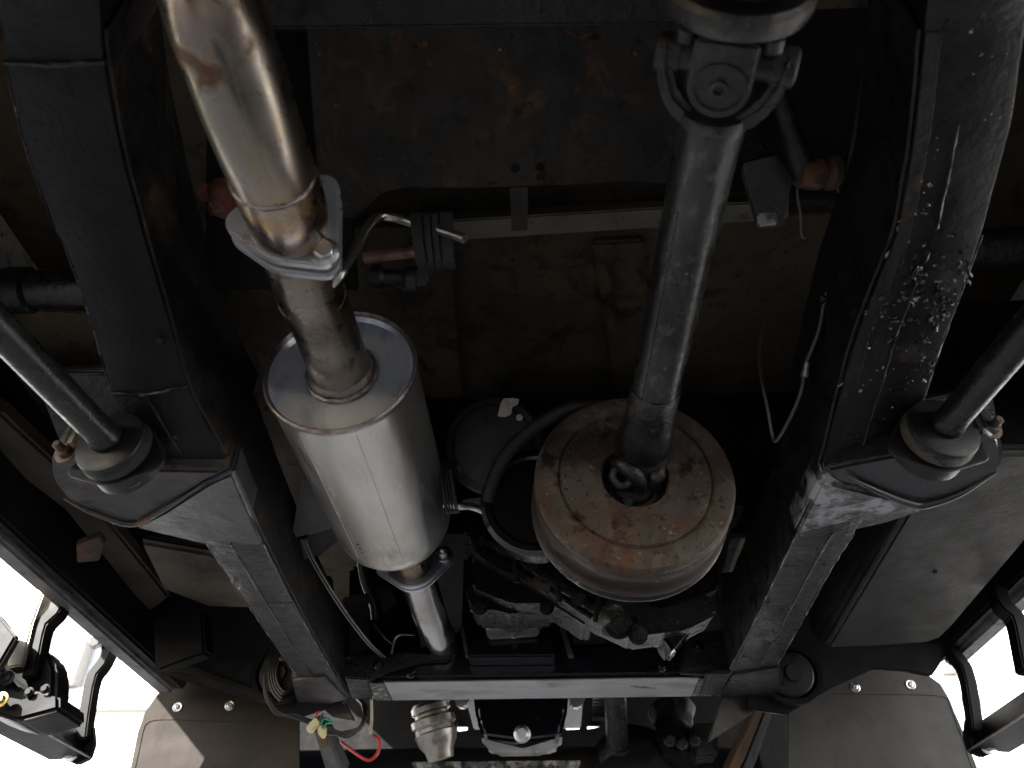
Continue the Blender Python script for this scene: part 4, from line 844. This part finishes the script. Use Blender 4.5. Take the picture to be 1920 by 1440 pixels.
trailing(203, 826, -1, 'left trailing arm on a smooth black bush', 'rubber', ((250, 897), (125, 850)))
trailing(1772, 800, 1, 'right trailing arm on a cracked brown bush', 'cracked', ((1722, 855), (1856, 805)))

# ================================================================== MUD FLAPS
MF = 'mud flaps behind the front wheels'
def mudflap(pts, riv, emb, m, lab, y=1.95):
    t = thing('mud_flap', lab, 'mud flap', PY(*pts[0], y), MF)
    part('sheet', prism(new(), [PY(u, v, y) for u, v in pts], V(0, .006, 0), .0012, 2), m, t)
    e = [PY(u, v, y - .0004) for u, v in emb]
    part('raised_line', tube(new(), e, .0016, 6, 6), m, t)
    for (u, v) in riv:
        c = PY(u, v, y - .0002)
        part('rivet', lathe(new(), c, V(0, -1, 0), [(0, 0), (.0115, 0), (.0115, .0015), (.0098, .0024), (.007, .002), (.0062, .0042), (.0035, .0052), (.0015, .0035), (0, .0035)], 28), 'bolt', t)
    return t
mudflap([(232, 1500), (246, 1432), (258, 1372), (272, 1334), (294, 1302), (318, 1284), (350, 1271), (385, 1268), (430, 1278), (500, 1306), (556, 1332), (561, 1345), (562, 1640), (205, 1640)], ((333, 1326), (431, 1323)), [(222, 1560), (252, 1445), (268, 1372), (276, 1356), (292, 1350), (330, 1349), (420, 1352), (520, 1356)], 'flap_dust_sun', 'left mud flap, dusty brown and half in sun')
mudflap([(1478, 1640), (1478, 1345), (1484, 1328), (1545, 1290), (1600, 1262), (1650, 1246), (1700, 1251), (1742, 1266), (1764, 1282), (1776, 1302), (1806, 1370), (1834, 1442), (1900, 1640)], ((1603, 1289), (1707, 1284)), [(1560, 1300), (1650, 1301), (1740, 1303), (1768, 1306), (1778, 1312), (1786, 1335), (1805, 1385), (1822, 1436), (1870, 1560)], 'flap', 'right mud flap, plain grey rubber')

# ================================================================== SIDE STEPS
SG = 'retractable side steps on both sides'
def side_step(mir, lab):
    x = lambda u: (2 * 993 - u) if mir else u
    dv = -14 if mir else 0
    sx = 1 if mir else -1
    y1 = 1.73
    t = thing('side_step', lab, 'side step', PY(x(140), 1400 + dv, y1), SG)
    c = [PY(x(u), v + dv, y1) for u, v in ((168, 1421), (92, 1426), (78, 1384), (150, 1366))]
    part('channel', prism(new(), c, V(sx * .02, -.95, 0), .003, 2), 'step', t)
    part('step_edge_glint', tube(new(), [PY(x(168), 1421 + dv, y1) + V(0, 0, .001), PY(x(168), 1421 + dv, y1) + V(sx * .02, -.95, .001)], .0022, 8, 1), 'passivated' if False else 'rod', t)  # bright tube paints the light along the channel's lower edge
    part('end_bracket', prism(new(), [PY(x(u), v + dv, y1 - .01) for u, v in ((160, 1360), (172, 1358), (175, 1392), (166, 1420), (140, 1432), (122, 1424), (146, 1384))], V(0, .02, 0), .003), 'step', t)
    hexbolt(t, PY(x(134), 1412 + dv, y1 - .012), V(0, -1, 0), .012, .01, 'bolt')
    def arm(path, y, wd):
        L, Rr = [], []
        pts = [PY(x(u), v + dv, y) for u, v in path]
        for i, p in enumerate(pts):
            tt = (pts[min(i + 1, len(pts) - 1)] - pts[max(i - 1, 0)]).normalized(); s = V(tt.z, 0, -tt.x)
            L.append(p + s * wd); Rr.append(p - s * wd)
        return prism(new(), L + Rr[::-1], V(0, .035, 0), .003, 2)
    part('arm', arm([(198, 1205), (199, 1222), (190, 1240), (172, 1262), (164, 1290), (156, 1340), (150, 1385)], 1.70, .011), 'step', t)
    hexbolt(t, PY(x(180), 1202 + dv, 1.69), V(0, -1, -.4), .012, .006, 'bolt')
    part('arm', arm([(108, 1112), (108, 1128), (98, 1146), (76, 1166), (68, 1190), (58, 1240), (52, 1270)], 1.40, .012), 'step', t)
    if not mir: part('link', arm([(70, 1105), (46, 1170), (26, 1250)], 1.39, .014), 'passivated', t)
    if mir: return t
    part('motor_cover', prism(new(), [PY(x(u), v + dv, 1.42) for u, v in ((70, 1210), (92, 1222), (104, 1250), (104, 1300), (95, 1330), (60, 1320), (40, 1260))], V(0, .06, 0), .008, 3), 'step', t)
    part('pivot_block', rough_up(prism(new(), [PY(x(u), v + dv, 1.38) for u, v in ((-30, 1180), (12, 1262), (34, 1290), (110, 1300), (110, 1330), (30, 1352), (-40, 1330))], V(0, .10, 0), .006), 1, .002, 40), 'step', t)
    part('pivot_plate', prism(new(), [PY(x(u), v + dv, 1.33) for u, v in ((-60, 1130), (-4, 1150), (30, 1192), (-10, 1260), (-60, 1250))], V(0, .02, 0), .004), 'step', t)
    hexbolt(t, PY(x(13), 1272 + dv, 1.37), V(0, -1, 0), .009, .008, 'shaft_dark')
    hexbolt(t, PY(x(2), 1312 + dv, 1.36), V(0, -1, 0), .009, .008, 'brass')
    for (u, v) in ((85, 1292), (55, 1298)): hexbolt(t, PY(x(u), v + dv, 1.375), V(0, -1, 0), .006, .005, 'step')
    return t
side_step(False, 'left side step with pale zinc link and brass bolt')
side_step(True, 'right side step with black hinged arm, mostly cut off by the frame')

# ================================================================== SMALL FITTINGS
t = thing('red_fitting', 'red painted rusty bolt fitting left of the tailpipe', 'fitting', P(405, 365, .92))
fa_ = V(1, .2, -.1).normalized()
part('head', prism(new(), [P(383 + 17 * math.cos(k * math.pi / 3), 360 + 20 * math.sin(k * math.pi / 3), .92) for k in range(6)], fa_ * .02, .002), 'red_rust', t)
part('body', rough_up(lathe(new(), P(395, 362, .925), fa_, [(0, 0), (.012, 0), (.017, .006), (.019, .014), (.018, .024), (.014, .03), (0, .03)], 20), 2, .003, 70), 'red_rust', t)
part('stem', rough_up(lathe(new(), P(415, 378, .93), V(.2, .1, -1), [(0, -.01), (.014, -.005), (.015, .012), (.008, .02), (0, .02)], 16), 1, .003, 80), 'red_rust', t)
t = thing('rusty_bolt', 'rust orange bolt end on the inner side of the right rail', 'bolt', P(1530, 325, .92))
part('head', rough_up(lathe(new(), P(1508, 325, .92), V(1, .1, .1), [(0, -.006), (.014, -.006), (.017, .0), (.018, .016), (.014, .024), (.02, .03), (.02, .038), (0, .04)], 18), 2, .004, 60), 'orange_rust', t)
part('link', tube(new(), [P(1462, 180, .92), P(1490, 270, .92), P(1512, 330, .925)], [.012, .014, .016], 16, 5), 'chassis', t)
t = thing('grey_bracket', 'dull grey folded bracket right of the propshaft top', 'bracket', P(1440, 350, .95))
part('plate', prism(new(), [P(1392, 305, .95), P(1455, 288, .95), P(1488, 330, .95), P(1470, 410, .95), P(1422, 414, .95)], V(.0, .015, .0), .002), 'heat_grey', t)
part('edge', prism(new(), [P(1420, 398, .948), P(1458, 396, .948), P(1460, 414, .948), P(1423, 418, .948)], V(0, .008, 0), .002), 'bracket_worn', t)
part('arm', prism(new(), [P(1395, 240, .97), P(1440, 225, .97), P(1458, 286, .96), P(1394, 306, .96)], V(0, .012, 0), .002), 'chassis', t)
t = thing('heat_shield', 'small grey folded shield plate between left rail and muffler', 'shield', P(575, 960, 1.25))
part('plate', prism(new(), [P(566, 895, 1.22), P(588, 912, 1.22), P(622, 990, 1.30), P(545, 1010, 1.30)], V(0, .004, .002), .001), 'heat_grey', t)
part('fold', prism(new(), [P(560, 1012, 1.32), P(632, 985, 1.32), P(640, 1008, 1.34), P(600, 1042, 1.34), P(570, 1048, 1.34)], V(0, .004, .002), .001), 'tank', t)
# brake line along the inside of the right rail
BL = [P(1562, 330, 1.0), P(1580, 380, 1.0), P(1582, 440, 1.0), P(1570, 500, 1.0), P(1548, 556, 1.0), P(1535, 620, 1.0), P(1513, 676, 1.01), P(1508, 700, 1.01), P(1500, 740, 1.01), P(1478, 790, 1.02), P(1456, 826, 1.02), P(1448, 815, 1.03), P(1440, 770, 1.03), P(1428, 712, 1.06), P(1424, 660, 1.16), P(1430, 600, 1.30)]
t = thing('brake_line', 'thin grey brake line with a fitting inside the right rail', 'brake line', BL[5])
part('line', tube(new(), BL, .0022, 8, 8), 'cable_grey', t)
part('fitting', lathe(new(), P(1513, 680, 1.01), (P(1508, 708, 1.01) - P(1513, 680, 1.01)).normalized(), [(0, 0), (.0042, 0), (.0042, .011), (.0052, .011), (.0052, .018), (.003, .019), (0, .019)], 12), mat('fitting_grey', (.3, .3, .29), rough=.4, metal=.6), t)
part('clip', lathe(new(), P(1545, 562, 1.0), V(.5, 0, -1), [(0, -.004), (.005, -.004), (.005, .004), (0, .004)], 10), 'wire_black', t)
solo('thin_hook', tube(new(), [P(1500, 318, .95), P(1495, 360, .95), P(1501, 400, .95), P(1503, 440, .95), P(1510, 448, .95)], .0016, 8, 8), 'cable_grey', 'thin grey wire hook hanging under the rust orange bolt', 'wire', P(1500, 380, .95))
WG = 'loose wires in the lower left'
def wire(pts, r, m, lab, name='wire'):
    return solo(name, tube(new(), pts, r, 8, 8), m, lab, 'wire', pts[len(pts) // 2], WG)
t = thing('twin_cable', 'pair of thin grey cables hanging from the shield plate', 'cable', P(620, 1100, 1.35))
for dx in (0, 6):
    part('cable', tube(new(), [P(566 + dx, 1012, 1.3), P(583 + dx, 1050, 1.32), P(612 + dx, 1100, 1.36), P(645 + dx, 1150, 1.42), P(672 + dx, 1186, 1.46), P(692 + dx, 1210, 1.52), P(720 + dx, 1236, 1.62)], .0017, 8, 8), 'cable_grey', t)
wire([PY(616, 1120, 1.5), PY(618, 1180, 1.52), PY(628, 1240, 1.55), PY(640, 1300, 1.6)], .003, 'wire_black', 'black wire running down beside the left rail end')
wire([PY(700, 1170, 1.6), PY(722, 1195, 1.62), PY(736, 1206, 1.62)], .0022, 'wire_black', 'short black wire above the left end of the crossmember')
wire([PY(734, 1226, 1.56), PY(740, 1200, 1.56), PY(752, 1190, 1.56), PY(778, 1190, 1.58)], .0022, 'rod', 'short bare bent rod above the left end of the crossmember', 'bent_rod')
wire([PY(696, 1310, 1.7), PY(697, 1345, 1.72), PY(694, 1376, 1.74)], .0032, 'wire_cream', 'straight cream wire hanging below the crossmember')
wire([PY(700, 1378, 1.75), PY(711, 1390, 1.75), PY(708, 1412, 1.75), PY(694, 1425, 1.75), PY(678, 1420, 1.75), PY(656, 1404, 1.77), PY(640, 1392, 1.80)], .0035, 'wire_red', 'red wire loop below the cream wire', 'wire_loop')
lm = thing('wiring_loom', 'bundle of black cables with cream connectors under the left rail end', 'wiring', PY(600, 1360, 1.75))
for k in range(5):
    j = lambda s: random.uniform(-s, s)
    part('cable', tube(new(), [PY(512 + j(4), 1215 + j(4), 1.66), PY(496 + j(6), 1260 + j(5), 1.66), PY(500 + j(6), 1300 + j(5), 1.67), PY(520 + j(5), 1335 + j(4), 1.68), PY(560 + j(4), 1344 + j(4), 1.70), PY(610, 1366 + j(8), 1.72), PY(650, 1378 + j(8), 1.72), PY(680 + j(4), 1360 + j(6), 1.72), PY(684 + j(4), 1326, 1.74), PY(672 + j(3), 1310, 1.78)], .0035, 8, 8), 'wire_black', lm)
for k in range(4):
    r0 = 30 + 5 * k
    part('cable', tube(new(), [PY(545 - r0 * math.sin(t_) * .9, 1262 - r0 * math.cos(t_) * 1.3, 1.64 + .004 * k) for t_ in [R(20 + 22 * q_) for q_ in range(7)]], .0032, 8, 6), 'wire_black', lm)
def conn(pts, y): return part('connector', prism(new(), [PY(u, v, y) for u, v in pts], V(0, .012, 0), .002), 'connector', lm)
conn([(572, 1364), (584, 1350), (592, 1344), (600, 1356), (592, 1362), (582, 1374), (576, 1372)], 1.66)
conn([(594, 1362), (602, 1358), (611, 1362), (610, 1378), (604, 1384), (596, 1376)], 1.665)
for (m_, pts) in (('wire_red', [(590, 1352), (594, 1338), (599, 1334)]), ('wire_green', [(600, 1360), (608, 1348), (622, 1352)]), ('wire_black', [(600, 1358), (602, 1345), (606, 1338)]), ('wire_green', [(604, 1366), (614, 1356), (624, 1356)])):
    part('cable', tube(new(), [PY(u, v, 1.664) for u, v in pts], .0024, 8, 6), m_, lm)
bh = thing('heater_pipe', 'dark bent pipe and bracket behind the muffler outlet flange', 'pipe', PY(700, 1100, 1.6))
part('pipe', tube(new(), [PY(676, 1040, 1.60), PY(684, 1090, 1.62), PY(700, 1130, 1.64), PY(704, 1160, 1.66)], .010, 14, 6), 'wire_black', bh)
part('bracket', prism(new(), [PY(702, 1108, 1.66), PY(730, 1096, 1.66), PY(744, 1126, 1.66), PY(718, 1148, 1.66)], V(0, .02, 0), .003), 'heat_grey', bh)
part('engine_mount', rough_up(prism(new(), [PY(655, 1060, 1.7), PY(760, 1060, 1.7), PY(790, 1230, 1.7), PY(650, 1230, 1.7)], V(0, .1, 0), .01), 2, .006, 30), 'dark', bh)

# ================================================================== RUNNING GEAR AT THE REAR (unseen, added to keep light off the underside)
WGp = 'unseen rear road wheels of the car'
def wheel(x, y, lab):
    t = thing('wheel', lab, 'wheel', (x, y, -.20), WGp)
    c = V(x - .12, y, .17); a = V(1, 0, 0)
    part('tyre', lathe(new(), c, a, [(.20, 0), (.30, -.005), (.352, .02), (.37, .05), (.37, .19), (.352, .22), (.30, .245), (.20, .24)], 48), 'rubber', t)
    part('rim', lathe(new(), c, a, [(0, .08), (.08, .08), (.12, .12), (.19, .13), (.205, .0), (.205, .24), (.19, .14)], 40), 'heat_grey', t)
for x, y, lab in ((-.76, -.62, 'unseen rear left road wheel, added to block rear light'), (.76, -.62, 'unseen rear right road wheel, added to block rear light')):
    wheel(x, y, lab)
ra = thing('rear_axle', 'unseen black rear axle with round differential, added to block rear light', 'axle', (0, -.62, .17))
part('tube', tube(new(), [V(-.62, -.62, .17), V(.62, -.62, .17)], .05, 24, 1), 'chassis', ra)
part('differential', lathe(new(), V(.1, -.78, .17), V(0, 1, 0), [(0, 0), (.1, .02), (.15, .08), (.16, .16), (.12, .24), (.05, .32), (0, .33)], 36), 'chassis', ra)
rbp = thing('rear_bodywork', 'unseen black rear bumper and valance added to block light at the tail', 'bumper', (0, -1.6, .4))
part('valance', box(new(), (-.9, -1.62, .12), (.9, -1.56, 1.055), .01), 'dark', rbp)
part('blocker_box', box(new(), (-.40, -1.5, .30), (.40, -.95, .75), .05, 3), 'dark', rbp)  # invented box, added to shut out light from behind
